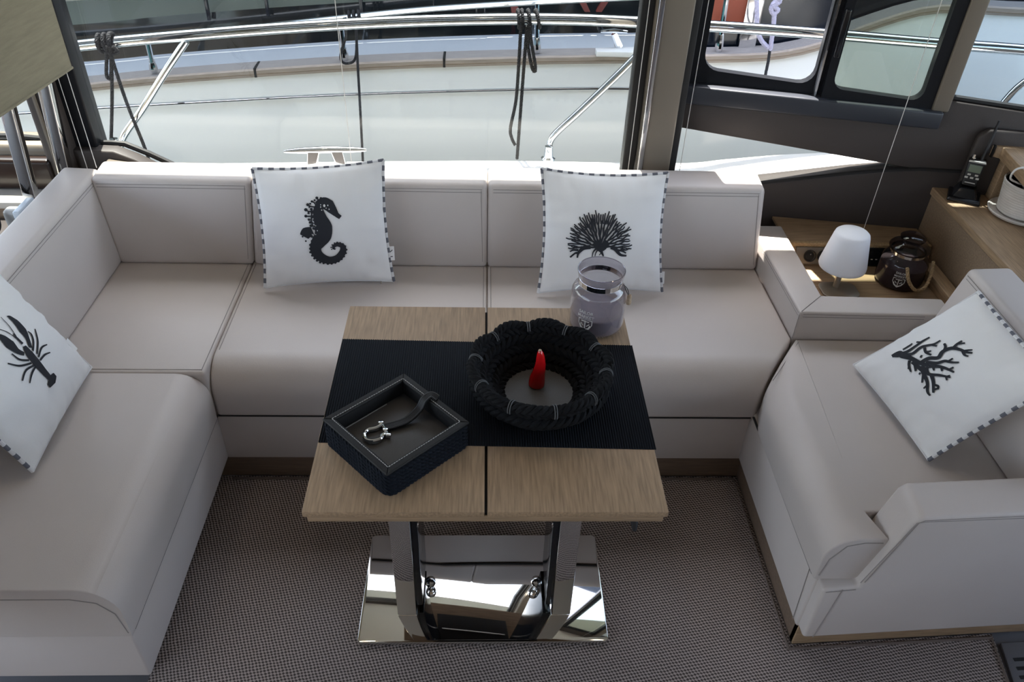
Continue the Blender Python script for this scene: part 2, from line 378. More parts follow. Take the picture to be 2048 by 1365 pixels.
w4 = bpy.data.objects.new('window_4', None); COL.objects.link(w4); w4.location = WP(0, .6); struct(w4, 'low wedge shaped window under the sliding window')
put('glass', prism([(-.335, .50), (.0, .58), (.425, .665), (.425, .69), (-.335, .76)], -.004, .004, 0, fn=lambda a, b, h: WP(a, b, h)), 'window_glass', w4)
# aft part of the window side (left edge of the picture)
w5 = bpy.data.objects.new('window_5', None); COL.objects.link(w5); w5.location = (-2, 2.3, .7); struct(w5, 'aft side window behind the chrome poles')
put('glass', rbox((-3.2, 2.305, .66), (-1.25, 2.313, 1.87), 0), 'window_glass', w5)
put('seal', MB().tube([(-3.2, 2.29, .690), (-1.4, 2.29, .685), (-1.25, 2.29, .672)], .008, 6).mesh(), 'rubber', w5)
wl = struct(put('wall_aft', rbox((-3.2, 2.245, -.012), (-1.25, 2.36, .675), .02), 'bronze'), 'pale padded ledge under the aft window')
put('lower_lining', rbox((-3.2, 2.205, .55), (-1.28, 2.25, .645), .012), 'mahogany', wl)
put('lower_strip', rbox((-3.2, 2.13, .525), (-1.20, 2.245, .548), .004), 'cream', wl)
put('lower_case', rbox((-3.2, 2.14, -.012), (-1.22, 2.24, .525), .004), 'oak_dark', wl)
# the other sides of the saloon (behind the camera): low lockers, windows open above them
struct(put('wall_front', rbox((-3.2, -2.3, -.012), (3.2, -2.15, 1.60), 0), 'oak'), 'opposite cabin side with lockers')  # unseen; height raised to hold back daylight from behind the camera
struct(put('wall_fore', rbox((3.1, -2.3, -.012), (3.3, 2.2, .85), 0), 'wall_brown'), 'dashboard bulkhead at the fore end')
for i, (x, y) in enumerate(((-3.15, -2.22), (-1.1, -2.22), (1.1, -2.22), (3.15, -2.22), (-3.15, .6))):
    struct(put('trim_%d' % (4+i), rbox((x-.05, y-.05, .0), (x+.05, y+.05, 1.95), .01), 'wall_dark'), 'dark window pillar of the saloon')

# added fill lights above the view, shaped as ceiling downlights, to warm the cabin
for k_, (x, y, lab) in enumerate(((-.95, 1.45, 'added unseen warm fill light above the left sofa corner'), (-.05, 1.55, 'added unseen warm fill light above the middle of the sofa'), (.85, 1.45, 'added unseen warm fill light above the right seat'))):
    d_ = empty('fill_downlight', lab, 'fill light', (x, y, 1.95), 'added fill lights')
    put('bezel', MB().lathe([(.050, -.002), (.050, -.006), (.040, -.007), (.038, -.001)], (x, y, 1.95), 32).mesh(), 'chrome_soft', d_)
    put('lens', MB().lathe([(.0, -.0025), (.038, -.0025), (.038, -.0015), (0, -.0015)], (x, y, 1.95), 32).mesh(), 'lens', d_)
    al = bpy.data.lights.new('downlight', 'AREA'); al.shape = 'DISK'; al.size = .07; al.energy = .10; al.color = (1, .80, .58); al.spread = math.radians(150)
    ao = bpy.data.objects.new('fill_beam', al); COL.objects.link(ao); ao.parent = d_; ao.location = (0, 0, -.010)

# ================================================================== OUTSIDE: own side deck
DE = [BY(x, y, yy) for x, y, yy in ((-700, 345, 2.60), (150, 329, 2.62), (600, 322, 2.63), (1000, 319, 2.63), (1340, 324, 2.62), (1450, 316, 2.61), (1560, 307, 2.60), (1700, 301, 2.58), (1850, 299, 2.55), (2100, 300, 2.50))]
DE = spline(DE, 5); vs_ = []; fs_ = []
for p in DE: vs_ += [(p.x, 2.34-max(0, p.x-.6)*.16, p.z), (p.x, p.y-.012, p.z), (p.x, p.y, p.z-.012), (p.x, p.y, p.z-.30), (p.x, 2.34-max(0, p.x-.6)*.16, p.z-.30)]
for i in range(len(DE)-1):
    for j in range(5): fs_.append((i*5+j, i*5+(j+1) % 5, i*5+5+(j+1) % 5, i*5+5+j))
fs_ += [tuple(range(5)), tuple(reversed(range(len(DE)*5-5, len(DE)*5)))]
struct(put('side_deck', solid(vs_, fs_, 0), 'white_gel'), 'sunlit white side deck of the own boat')
RY = 2.72
rl = empty('deck_rail', 'polished steel tube handrail running past the windows', 'railing', (0, RY, .47))
rp = [BY(x, y, RY) for x, y in ((-120, 126), (150, 92), (360, 72), (580, 55), (800, 43), (1000, 38), (1150, 39), (1290, 45), (1470, 55), (1650, 68), (1860, 86), (2048, 100), (2300, 125))]
RAIL = spline(rp, 40)
put('top_tube', MB().tube(spline(rp, 8), .0185, 14).mesh(), 'steel', rl)
def stan(pts, r=.0125, foot=True):
    P = [BY(x, y, RY if i < len(pts)-1 else RY-.06) for i, (x, y) in enumerate(pts)]
    o = put('stanchion', MB().tube(spline(P, 6), r, 12).mesh(), 'steel', rl)
    if foot:
        q = P[-1]; put('foot', MB().lathe([(.026, 0), (.026, .006), (.018, .012), (.014, .05), (0, .052)], (q.x, q.y, .466), 16).mesh(), 'steel', o)
stan([(372, 82), (330, 145), (285, 218), (248, 272), (240, 305), (240, 322)])
stan([(1320, 62), (1240, 145), (1160, 222), (1107, 272), (1098, 298), (1096, 322)])
stan([(2160, 110), (2048, 165), (1985, 232), (1960, 260), (1950, 300)])
cl = empty('deck_cleat', 'polished horn cleat on the white side deck', 'cleat', (-.62, 2.50, .466))
a, b = BY(568, 303, 2.50), BY(733, 300, 2.50)
put('horn', MB().tube([a.lerp(b, t)+Vector((0, 0, .004*math.sin(t*PI))) for t in (0, .06, .2, .5, .8, .94, 1)], [.004, .007, .010, .012, .010, .007, .004], 12).mesh(), 'steel', cl)
for t in (.36, .64):
    q = a.lerp(b, t); sg = -1 if t < .5 else 1
    put('leg', hexa([(q.x-.014+sg*.02, 2.488, .464), (q.x+.014+sg*.02, 2.488, .464), (q.x+.014+sg*.02, 2.512, .464), (q.x-.014+sg*.02, 2.512, .464)],
                    [(q.x-.02, 2.49, q.z), (q.x+.02, 2.49, q.z), (q.x+.02, 2.51, q.z), (q.x-.02, 2.51, q.z)], .004), 'steel', cl)
def ropeobj(name, label, loc, coils, lines, mat='rope_dark', r=.0062, group=None, y=RY):
    t = empty(name, label, 'rope', loc, group)
    for (x, yy, dx, rr) in coils:
        p0 = BY(x, yy, y); R_ = .0275; rail_ = RAIL if y == RY else THIN
        p0 = min(rail_, key=lambda q: abs(q.x-p0.x)).copy(); R_ = R_ if y == RY else .0215
        pts = [p0+Vector((dx*.004*i/24+.010*(i/24-.5), math.cos(2*PI*i/24*rr)*R_, math.sin(2*PI*i/24*rr)*R_)) for i in range(25)]
        put('coil', MB().rope(pts, r, 3, .02, 1, n=5, per=6).mesh(), mat, t)
    for ln in lines:
        pts = spline([BY(q[0], q[1], y+(q[2] if len(q) > 2 else -.030)) for q in ln], 8)
        put('strand', MB().rope(pts, r, 3, .02, 1, n=5, per=6).mesh(), mat, t)
    return t
ropeobj('mooring_rope', 'dark rope knotted on the rail with two lines hanging down', BY(215, 90, RY),
        [(203, 87, 0, 1), (211, 86, 1, 1), (221, 84, 2, 1), (229, 83, -2, 1)],
        [[(214, 92), (213, 125), (213, 150), (218, 158), (222, 148), (222, 115), (220, 92)],
         [(221, 92), (223, 130), (224, 200), (222, 290, -.03)], [(219, 95), (228, 130), (255, 210), (288, 292, -.04), (302, 334, -.045)], [(208, 95), (222, 108), (236, 104), (226, 92)]])
ropeobj('mooring_rope', 'dark rope wrapped on the rail in the middle with loop and cut end', BY(1050, 38, RY),
        [(1038, 38, 0, 1), (1047, 38, 0, 1), (1058, 37, 2, 1), (1070, 37, 4, 1)],
        [[(1042, 50), (1038, 120), (1032, 200), (1021, 255), (1023, 275), (1030, 290)], [(1054, 52), (1048, 130), (1042, 210), (1034, 318, -.05)],
         [(1058, 45), (1056, 90), (1064, 135), (1070, 143), (1070, 128), (1062, 80), (1060, 50)]])

# ================================================================== OUTSIDE: the neighbouring yacht
NY = 3.60
nb = empty('neighbour_yacht', 'white motor yacht moored alongside seen through the windows', 'boat', (0, NY, -.9))
sheer = [(-260, 214), (0, 195), (170, 182), (300, 169), (495, 154), (700, 141), (883, 133), (1100, 127), (1290, 125), (1420, 124), (1520, 121), (1580, 113), (1641, 98), (1728, 64), (1845, 29), (1940, 26), (2048, 32), (2400, 40)]
SH = resample(spline([BY(x, y, NY) for x, y in sheer], 6), 72)
def strip(off0, off1, name, mat, th=None, i0=0, i1=None, parent=nb):
    P = SH[i0:i1]; m = MB(); vs = []; fs = []
    for p in P: vs += [p+Vector(off0), p+Vector(off1)]
    for i in range(len(P)-1): fs.append((2*i, 2*i+2, 2*i+3, 2*i+1))
    return put(name, m.add(vs, fs).mesh(), mat, parent, smooth=60)
m = MB(); vs = []; fs = []
prof = [(0, 0), (-.035, -.16), (-.085, -.35), (-.15, -.7), (-.12, -1.5), (.6, -1.6)]
for p in SH:
    for dy, dz in prof: vs.append((p.x, p.y+dy, p.z+dz))
k = len(prof)
for i in range(len(SH)-1):
    for j in range(k-1): fs.append((i*k+j, i*k+j+1, (i+1)*k+j+1, (i+1)*k+j))
put('hull', m.add(vs, fs).mesh(), 'hull_white', nb, smooth=60)
ln = resample(spline([BY(x, y, NY-.002) for x, y in ((-200, 240), (170, 214), (420, 199), (700, 185), (1000, 176), (1180, 173), (1290, 174))], 6), 40)
put('hull_line', MB().tube([p+Vector((0, -.030, 0)) for p in ln], .0045, 6).mesh(), 'steel', nb)
# teak capping rail, plank by plank
cuts = [0]
for tx in (-100, 497, 883, 1925, 2390):
    cuts.append(min(range(len(SH)), key=lambda i: abs(1024+FPX*(SH[i]-O).dot(RT)/(SH[i]-O).dot(FW)-tx)))
cuts = sorted(set(cuts+[len(SH)-1]))
for a, b in zip(cuts[:-1], cuts[1:]):
    P = [p.copy() for p in SH[a:b+1]]
    if len(P) < 2: continue
    P[0] = P[0].lerp(P[1], .05); P[-1] = P[-1].lerp(P[-2], .05)
    vs = []; fs = []; sec = [(-.012, 0), (-.014, .030), (-.004, .036), (.082, .040), (.082, 0)]; k = len(sec); mi = []
    m = MB()
    for p in P:
        for dy, dz in sec: vs.append(p+Vector((0, dy, dz)))
    f0 = []; f1 = []
    for i in range(len(P)-1):
        for j in range(k):
            q = (i*k+j, i*k+(j+1) % k, (i+1)*k+(j+1) % k, (i+1)*k+j); (f1 if j == 2 else f0).append(q)
    m.v = [tuple(v) for v in vs]; m.f = f0+f1+[tuple(range(k)), tuple(reversed(range((len(P)-1)*k, len(P)*k)))]; m.m = [0]*len(f0)+[1]*len(f1)+[0, 0]
    pl = put('cap_plank', m.mesh(), ['teak', 'teak_top'], nb, smooth=20)
    put('butt_joint', solid([P[-1]+Vector((x, y, z)) for z in (0.0, .041) for x, y in ((-.0005, -.0145), (.010, -.0145), (.010, .082), (-.0005, .082))], BF, 0), 'slot', pl)
    put('plank_line', MB().tube([p+Vector((0, -.0135, .013)) for p in P], .0016, 5).mesh(), 'oak_dark', pl)
def ix(x): return min(range(len(SH)), key=lambda i: abs(SH[i].x-x))
IS = ix(.86)
strip((0, .08, .025), (0, .34, .03), 'side_deck', 'deck_sky_tint')
strip((0, .335, .02), (0, .37, .195), 'lower_cabin_glass', 'smoked', i1=IS+1)
strip((0, .10, .02), (0, .16, 1.9), 'dark_cabin_side', 'navy', i0=IS)
strip((0, .37, .195), (0, .40, .30), 'cabin_reflection_side', 'cabin_reflection', i1=ix(.0)+1)
strip((0, .396, .296), (0, .385, .316), 'cabin_light_line', 'cabin_pale', i1=ix(.0)+1)
strip((0, .40, .31), (0, .50, 1.9), 'cabin_upper_side', 'cabin_reflection', i1=IS+1)  # grey-green as reflected boat; carried up out of view to shade the deck
strip((0, .365, .195), (0, .39, .36), 'cabin_pale_side', 'cabin_pale', i0=ix(.0), i1=IS+1)
strip((0, .35, .185), (0, .355, .235), 'maroon_band', 'maroon', i0=ix(.2), i1=IS+1)
for (x0, y0, x1, y1, wd) in ((1160, -6, 1175, 24, 10), (1216, -6, 1198, 24, 10), (1028, 6, 1030, 30, 11)):
    q0, q1 = BY(x0, y0 , 3.93), BY(x1, y1, 3.93); u = Vector((wd*.0026/2, 0, 0))
    put('maroon_mark', hexa([q1-u, q1+u, q1+u+Vector((0, .02, 0)), q1-u+Vector((0, .02, 0))], [q0-u*1.3, q0+u*1.3, q0+u*1.3+Vector((0, .02, 0)), q0-u*1.3+Vector((0, .02, 0))], 0), 'maroon', nb)
for x0, x1, y0, y1 in ((408, 416, -30, 40), (530, 534, -30, 32), (716, 728, -20, 40), (866, 869, 0, 34), (951, 955, 8, 32), (968, 971, 8, 32)):
    q0, q1 = BY(x0, y0, 3.93), BY(x1, y1, 3.93)
    put('window_post', rbox((q0.x, 3.92, q1.z), (q1.x, 3.945, q0.z), .002), 'navy', nb)
# its thin rail and stanchions
RN = NY-.02
nr = [BY(x, y, RN) for x, y in ((-100, 110), (150, 90), (300, 76), (480, 58), (690, 35), (860, 18), (1080, 4), (1290, -6), (1440, -14), (1700, -30))]
THIN = spline(nr, 40)
rr = put('thin_rail', MB().tube(spline(nr, 8), .0125, 10).mesh(), 'steel', nb)
for (xt, yt, xb, yb) in ((294, 80, 308, 141), (680, 38, 690, 120), (1074, 6, 1074, 102), (1455, -15, 1437, 102)):
    a, b = BY(xt, yt, RN), BY(xb, yb, NY+.03); b.z -= .004
    st = put('rail_stanchion', MB().tube([a, b+(a-b)*.3], .0115, 10).mesh(), 'steel', nb)
    put('stanchion_foot', MB().tube([b+(a-b)*.32, b+(a-b)*.22, b+(a-b)*.1, b], [.013, .017, .019, .015], 10).mesh(), 'chrome_soft', st)
q = BY(1240, 105, NY)
ncl = put('cleat_base', prism([(q.x-.11, NY-.03), (q.x+.14, NY-.03), (q.x+.14, NY+.06), (q.x-.11, NY+.02)], q.z-.012, q.z+.012, .003), 'white_gel', nb)
put('cleat_post', MB().tube([q+Vector((0, .04, .01)), q+Vector((-.03, .04, .07))], [.018, .013], 10).mesh(), 'steel', ncl)
put('cleat_horn', MB().tube([q+Vector((-.09, .04, .078)), q+Vector((-.03, .04, .082)), q+Vector((.03, .04, .078))], [.006, .011, .006], 8).mesh(), 'steel', ncl)
ropeobj('fender_line', 'dark line looped over the thin rail of the white yacht', BY(700, 30, RN),
        [(700, 33, 0, 1), (708, 31, 0, 1), (716, 30, 2, 1)],
        [[(688, 36), (692, 70), (682, 105), (683, 122), (695, 127), (710, 118), (713, 80), (708, 34)], [(716, 32), (713, 60), (715, 120, -.04), (720, 210, -.10), (727, 345, -.2)], [(699, 34), (700, 45), (705, 36)]], y=RN)
ropeobj('violet_rope', 'pale violet rope with an eye splice hanging outside the open window', BY(1540, 60, NY-.05), [],
        [[(1512, -40), (1514, 20), (1514, 55), (1522, 80), (1537, 96)], [(1558, -40), (1556, -5), (1545, 10), (1556, 20), (1546, 27), (1543, 14), (1560, 2), (1552, -20)], [(1549, 24), (1546, 60), (1540, 100)]], mat='rope_violet', r=.0105, y=NY-.05)
ropeobj('violet_rope', 'dark fender lanyard hanging under the violet rope', BY(1535, 130, NY-.06), [], [[(1540, 98), (1536, 125, -.04), (1529, 160, -.07), (1524, 200, -.1)]], r=.007, y=NY-.05)
q0, q1 = BY(1428, -30, 3.69), BY(1494, 46, 3.69)
put('red_panel', rbox((q0.x, 3.675, q1.z), (q1.x, 3.69, q0.z), .004), 'brick_red', nb)
q0, q1 = BY(1500, -30, 3.68), BY(1508, 95, 3.68)
put('grey_post', rbox((q0.x, 3.665, q1.z), (q1.x, 3.685, q0.z), .003), 'chrome_soft', nb)
struct(put('water', rbox((-12, 2.3, -1.2), (12, 14, -1.1), 0), 'water'), 'dark harbour water between the boats')

# ================================================================== THE SOFA
sf = empty('corner_sofa', 'built-in U shaped sofa in pale taupe leather around the table', 'sofa', (0, 1.8, 0))
L_ = 'leather'
def nearv(a, b, t=.02): return abs(a-b) < t
# bases and kick plates
put('base_panel', rbox((-.70, 1.553, .08), (.74, 2.12, .244), .005), L_, sf)
put('base_panel', rbox((-1.22, .917, .08), (-.697, 2.12, .244), .006), L_, sf)
rb = prism([(.723, 1.026), (1.37, 1.072), (1.37, 1.70), (.845, 1.74), (.723, 1.56)], .08, .262, .006)
rbo = put('base_panel', rb, L_, sf)
put('kick_plate', rbox((-.75, 1.562, 0.0), (.76, 1.60, .08), .002), 'kick', sf)
put('kick_plate', rbox((-.765, .97, 0.0), (-.745, 1.60, .08), .002), 'kick', sf)
put('kick_plate', rbox((.735, 1.033, 0.0), (.755, 1.60, .08), .002), 'kick', sf)
put('kick_plate', prism([(.735, 1.031), (1.37, 1.064), (1.37, 1.084), (.735, 1.051)], 0.0, .08, .002), 'oak_x', sf)
seam(rbo, [(.7215, 1.06, .26), (.7215, 1.045, .085)], .001)
# seat cushions
ZS = .40
front = lambda yy: (lambda m, d: abs(d.x) > .9 and nearv(m.y, yy, .03) and m.z > .39)
sidex = lambda xx: (lambda m, d: abs(d.y) > .9 and nearv(m.x, xx, .03) and m.z > .39)
c0 = put('seat_cushion', rbox((-1.13, 1.536, .246), (-.6925, 2.07, ZS), .010, 4), L_, sf)
seam(c0, [(-.702, 1.546, ZS+.0003), (-.702, 2.04, ZS+.0003)]); seam(c0, [(-1.08, 1.548, ZS+.0003), (-.702, 1.548, ZS+.0003)])
c1 = put('seat_cushion', rbox((-1.22, .906, .248), (-.689, 1.533, ZS), .008, 4, [(sidex(-.689), .075, 8), (front(.906), .03, 5)]), L_, sf)
seam(c1, [(-1.2, .9055, .372), (-.775, .9055, .372), (-.728, .9055, .360), (-.702, .9055, .325), (-.694, .906, .26)])
c2 = put('seat_cushion', rbox((-.6915, 1.540, .248), (.0112, 2.07, ZS), .010, 4, [(front(1.540), .085, 9)]), L_, sf)
c3 = put('seat_cushion', prism([(.0118, 1.540), (.727, 1.540), (.8405, 1.697), (.834, 2.07), (.0118, 2.07)], .248, ZS, .010, 4, [(front(1.540), .085, 9)]), L_, sf)
for cc, xx in ((c2, -.680), (c2, .001), (c3, .022)): seam(cc, [(xx, 1.63, ZS+.0003), (xx, 2.04, ZS+.0003)])
c4 = put('seat_cushion', prism([(.714, 1.022), (.838, 1.022), (.815, 1.095), (1.20, 1.12), (1.20, 1.69), (.850, 1.693), (.732, 1.532), (.714, 1.47)], .264, ZS, .010, 4, [(sidex(.714), .075, 8)]), L_, sf)
seam(c4, [(.722, 1.0215, .28), (.730, 1.0213, .335), (.756, 1.0213, .378), (.79, 1.0213, .388), (.828, 1.0213, .388)])
seam(c4, [(.855, 1.683, ZS+.0004), (.745, 1.535, ZS-.012)])
for pts in ([(-.6925, .925, .246), (-.6925, 1.545, .246)], [(-.69, 1.5465, .246), (.72, 1.5465, .246)], [(.7200, 1.53, .263), (.7185, 1.04, .263)], [(-1.2, .911, .246), (-.70, .911, .246)]):
    seam(sf, pts, .0032, 'rubber', 'joint_shadow_gap')
# back cushions (narrowing to the top)
def backc(xb0, xb1, xt0, xt1):
    o = put('back_cushion', hexa([(xb0, 2.036, .398), (xb1, 2.036, .398), (xb1, 2.165, .398), (xb0, 2.165, .398)],
             [(xt0, 2.062, .662), (xt1, 2.062, .662), (xt1, 2.165, .672), (xt0, 2.165, .672)], .014, 4), L_, sf)
    z = .648
    for k_ in (0, .009):
        seam(o, [(xt0+.016, 2.0600-k_*.1, z-k_), (xt1-.016, 2.0600-k_*.1, z-k_)], .0009)
    seam(o, [(xb1-.014, 2.0385, .42), (xt1-.018, 2.0597, .645)], .0009)
    return o
backc(-1.079, -.6848, -1.103, -.6578); backc(-.6842, .0113, -.6572, .0103); backc(.0117, .8345, .0107, .812)
# left backrest
lb = put('side_backrest', hexa([(-1.20, .55, .398), (-1.075, .55, .398), (-1.072, 2.13, .398), (-1.20, 2.13, .398)],
      [(-1.20, .55, .668), (-1.105, .55, .664), (-1.100, 2.13, .664), (-1.20, 2.13, .668)], .014, 4), L_, sf)
for k_ in (0, .009): seam(lb, [(-1.1018, .56, .648-k_), (-1.0975, 2.10, .648-k_)], .0009)
# low L-shaped arm around the shelf
la = put('low_armrest', prism([(.8425, 1.700), (1.26, 1.692), (1.26, 1.772), (.928, 1.782), (.930, 2.165), (.8335, 2.165)], .25, .486, .007, 3), L_, sf)
seam(la, [(.848, 1.704, .4865), (.925, 1.779, .4865)], .001)
for k_ in (0, .008):
    seam(la, [(.8424, 1.708, .479-k_), (.8358, 2.03, .479-k_)], .0009); seam(la, [(.853, 1.6993, .479-k_), (1.18, 1.6932, .479-k_)], .0009)
seam(la, [(.8424, 1.6997, .40), (.8424, 1.6997, .478)], .001)
# right backrest
rbk = put('side_backrest', hexa([(1.165, 1.06, .40), (1.32, 1.06, .40), (1.32, 1.675, .40), (1.165, 1.675, .40)],
      [(1.203, 1.06, .668), (1.31, 1.06, .672), (1.31, 1.645, .672), (1.203, 1.645, .668)], .014, 4), L_, sf)
for k_ in (0, .009): seam(rbk, [(1.1992, 1.08, .652-k_), (1.1992, 1.63, .652-k_)], .0009)
# front arm with slanted end, on the base
def arm_fn(a, b, h): return (a, 0.995+h+(a-.72)*.055, b)
fa = put('front_armrest', prism([(.728, .082), (.728, .262), (.806, .268), (.858, .475), (.872, .490), (1.37, .492), (1.37, .082)], 0, .095, .009, 3, fn=arm_fn), L_, sf)
for k_ in (0, .010):
    seam(fa, [arm_fn(.812-k_*.9, .285, -.0004), arm_fn(.864-k_*.4, .474, -.0004), arm_fn(.876, .481-k_*.4, -.0004), arm_fn(1.36, .482-k_, -.0004)], .0009)
seam(fa, [arm_fn(.735, .256, -.0004), arm_fn(.80, .260, -.0004)], .0009)
seam(fa, [arm_fn(.770, .262, -.0005), arm_fn(.752, .086, -.0005)], .0012)

# ================================================================== SCATTER CUSHIONS
class Pillow:
    def __init__(s, name, label, P00, P10, P11, P01, T=.05, k=.045, dash='lrt', seed=0):
        """P00 bottom-left, P10 bottom-right, P11 top-right, P01 top-left as seen from the front"""
        s.c = [Vector(p) for p in (P00, P10, P11, P01)]; s.T = T; s.k = k; s.seed = seed
        s.n = ((s.c[1]-s.c[0]).cross(s.c[3]-s.c[0])).normalized()
        s.root = empty(name, label, 'cushion', tuple(sum(s.c, Vector())/4), 'printed scatter cushions')
        N = 40
        for side, nm in ((1, 'front_cover'), (-1, 'back_cover')):
            m = MB(); vs = [s.S(i/N, j/N, side) for j in range(N+1) for i in range(N+1)]
            fs = [(j*(N+1)+i, j*(N+1)+i+1, (j+1)*(N+1)+i+1, (j+1)*(N+1)+i) for j in range(N) for i in range(N)]
            if side < 0: fs = [tuple(reversed(f)) for f in fs]
            o = put(nm, m.add(vs, fs).mesh(), 'pillow', s.root, smooth=80)
            if side > 0: s.front = o
        sides = {'b': lambda t: s.S(t, 0), 'r': lambda t: s.S(1, t), 't': lambda t: s.S(1-t, 1), 'l': lambda t: s.S(0, 1-t)}
        for key, fn_ in sides.items():
            E = resample([fn_(i/60) for i in range(61)], 73); m = MB(); n = 8
            if key in dash:
                m.tube(E, .0044, n, False, cap=False); m.m = [1 if (i//n) % 6 < 3 else 0 for i in range(len(m.f))]
                put('piping', m.mesh(), ['piping_light', 'piping_dark'], s.root)
            else:
                put('edge_seam', m.tube(E, .0024, n).mesh(), 'piping_light', s.root)
    def S(s, u, v, side=0, off=0):
        a, b = 2*u-1, 2*v-1
        U = .5+a/2*(1-s.k*(1-b*b)); V = .5+b/2*(1-s.k*(1-a*a))
        p = s.c[0]*(1-U)*(1-V)+s.c[1]*U*(1-V)+s.c[2]*U*V+s.c[3]*(1-U)*V
        e = max(0, (1-a*a))**.55*max(0, (1-b*b))**.55
        wr = 0
        if side > 0:
            q = noise.noise(Vector((u*5+s.seed, v*5, 1.7+s.seed)))*.004 + noise.noise(Vector((u*14+s.seed, v*4, 3)))*.007*(abs(b)**2.5) + noise.noise(Vector((u*4, v*14+s.seed, 9)))*.007*(abs(a)**2.5)
            wr = q*min(1, e*4)
        return p + s.n*((s.T if side > 0 else -.45*s.T if side < 0 else 0)*e+wr+off)
    def ribbon(s, m, pts, w):
        """pts in (u,v); w half width(s) in u units"""
        K = len(pts); W_ = w if isinstance(w, (list, tuple)) else [w]*K
        if len(W_) != K: W_ = [W_[0]+(W_[-1]-W_[0])*i/(K-1) for i in range(K)]
        vs = []; C = 4
        for i in range(K):
            a = pts[max(0, i-1)]; b = pts[min(K-1, i+1)]; dx, dy = b[0]-a[0], b[1]-a[1]; L = math.hypot(dx, dy) or 1
            for j in range(C+1):
                t = (j/C*2-1)*W_[i]; vs.append(s.S(pts[i][0]-dy/L*t, pts[i][1]+dx/L*t, 1, .0020))
        fs = [(i*(C+1)+j+1, i*(C+1)+j, (i+1)*(C+1)+j, (i+1)*(C+1)+j+1) for i in range(K-1) for j in range(C)]
        m.add(vs, fs)
    def dot(s, m, c, r, n=10):
        vs = [s.S(c[0], c[1], 1, .0021)]+[s.S(c[0]+r*math.cos(2*PI*i/n), c[1]+r*math.sin(2*PI*i/n), 1, .0021) for i in range(n)]
        m.add(vs, [(0, 1+i, 1+(i+1) % n) for i in range(n)])
    def motif(s, name, m, label): o = put(name, m.mesh(), 'ink', s.front, smooth=80); o['label'] = label
def fr(n): return [i/n for i in range(n)]
def sp2(pts, per=6): return [(v.x, v.y) for v in spline([(p[0], p[1], 0) for p in pts], per)]
def quadmap(P, x0, y0, sc):
    """picture measurements of a motif -> (u,v) on the bulging cover of cushion P"""
    def prj(u, v):
        d = P.S(u, v, 1)-O; k = d.dot(FW); return (1024+FPX*d.dot(RT)/k, 682.5-FPX*d.dot(UP)/k)
    def f(x, y):
        X, Y = x0+x/sc, y0+y/sc; u = v = .5; h = .02
        for _ in range(7):
            a = prj(u, v); b = prj(u+h, v); c = prj(u, v+h)
            j11, j21, j12, j22 = (b[0]-a[0])/h, (b[1]-a[1])/h, (c[0]-a[0])/h, (c[1]-a[1])/h; D = j11*j22-j12*j21
            ex, ey = X-a[0], Y-a[1]
            u += (ex*j22-ey*j12)/D; v += (j11*ey-j21*ex)/D
            u = min(1.2, max(-.2, u)); v = min(1.2, max(-.2, v))
        return (u, v)
    return f

# --- seahorse
p1 = Pillow('scatter_cushion', 'white cushion printed with a black seahorse, leaning on the sofa back', BZ(530, 576, .412), BZ(788, 563, .412), BY(767, 320, 2.045), BY(504, 337, 2.035), T=.05, k=.06, seed=1)
q1 = quadmap(p1, 480, 300, 4.5515)
m = MB()
def st(P, pts, w, qm, mm, sc=1/1180, per=6):
    pp = [qm(*a) for a in pts]; pp2 = sp2(pp, per)
    if isinstance(w, (list, tuple)):
        ww = []; 
        for i in range(len(w)-1): ww += [w[i]+(w[i+1]-w[i])*j/per for j in range(per)]
        ww.append(w[-1]); w = [x*sc for x in ww]
    else: w = w*sc
    P.ribbon(mm, pp2, w)
body = [(745, 470), (715, 540), (730, 620), (760, 700), (755, 780), (715, 840), (690, 890), (700, 940), (750, 985), (820, 1005), (890, 985), (935, 930), (935, 880), (895, 862), (860, 872), (852, 895), (870, 905)]
st(p1, body, [30, 46, 64, 82, 80, 68, 54, 50, 46, 40, 36, 32, 27, 22, 17, 12, 6], q1, m, per=8)
st(p1, [(700, 500), (760, 470), (800, 500), (840, 545), (880, 590), (915, 615)], [30, 42, 60, 44, 24, 20], q1, m)
st(p1, [(790, 455), (830, 500), (845, 540)], [14, 26, 20], q1, m)
st(p1, [(660, 735), (610, 755), (585, 790)], [38, 58, 44], q1, m)
random.seed(3)
for x, y, r in ((700, 437, 14), (737, 440, 12), (770, 452, 13), (800, 460, 12), (655, 470, 12), (680, 458, 10), (618, 500, 15), (640, 490, 10), (600, 545, 17), (632, 520, 10), (600, 603, 15), (625, 575, 12), (628, 635, 13), (640, 660, 14), (648, 690, 15), (672, 715, 14), (655, 570, 15), (650, 540, 14), (660, 610, 15), (570, 790, 9), (600, 830, 9), (655, 790, 12), (655, 830, 12), (640, 865, 12), (640, 900, 12), (642, 932, 12), (658, 962, 12), (678, 988, 12), (702, 1008, 12), (730, 1024, 12), (762, 1032, 11), (800, 1038, 11), (835, 1036, 11), (868, 1028, 11), (898, 1015, 11), (925, 995, 11), (948, 970, 10), (965, 940, 10), (970, 908, 10), (960, 876, 9), (938, 855, 8), (912, 845, 8), (885, 842, 8), (860, 848, 7), (840, 865, 7), (830, 888, 7), (835, 905, 6)):
    p1.dot(m, q1(x, y), r/1180)
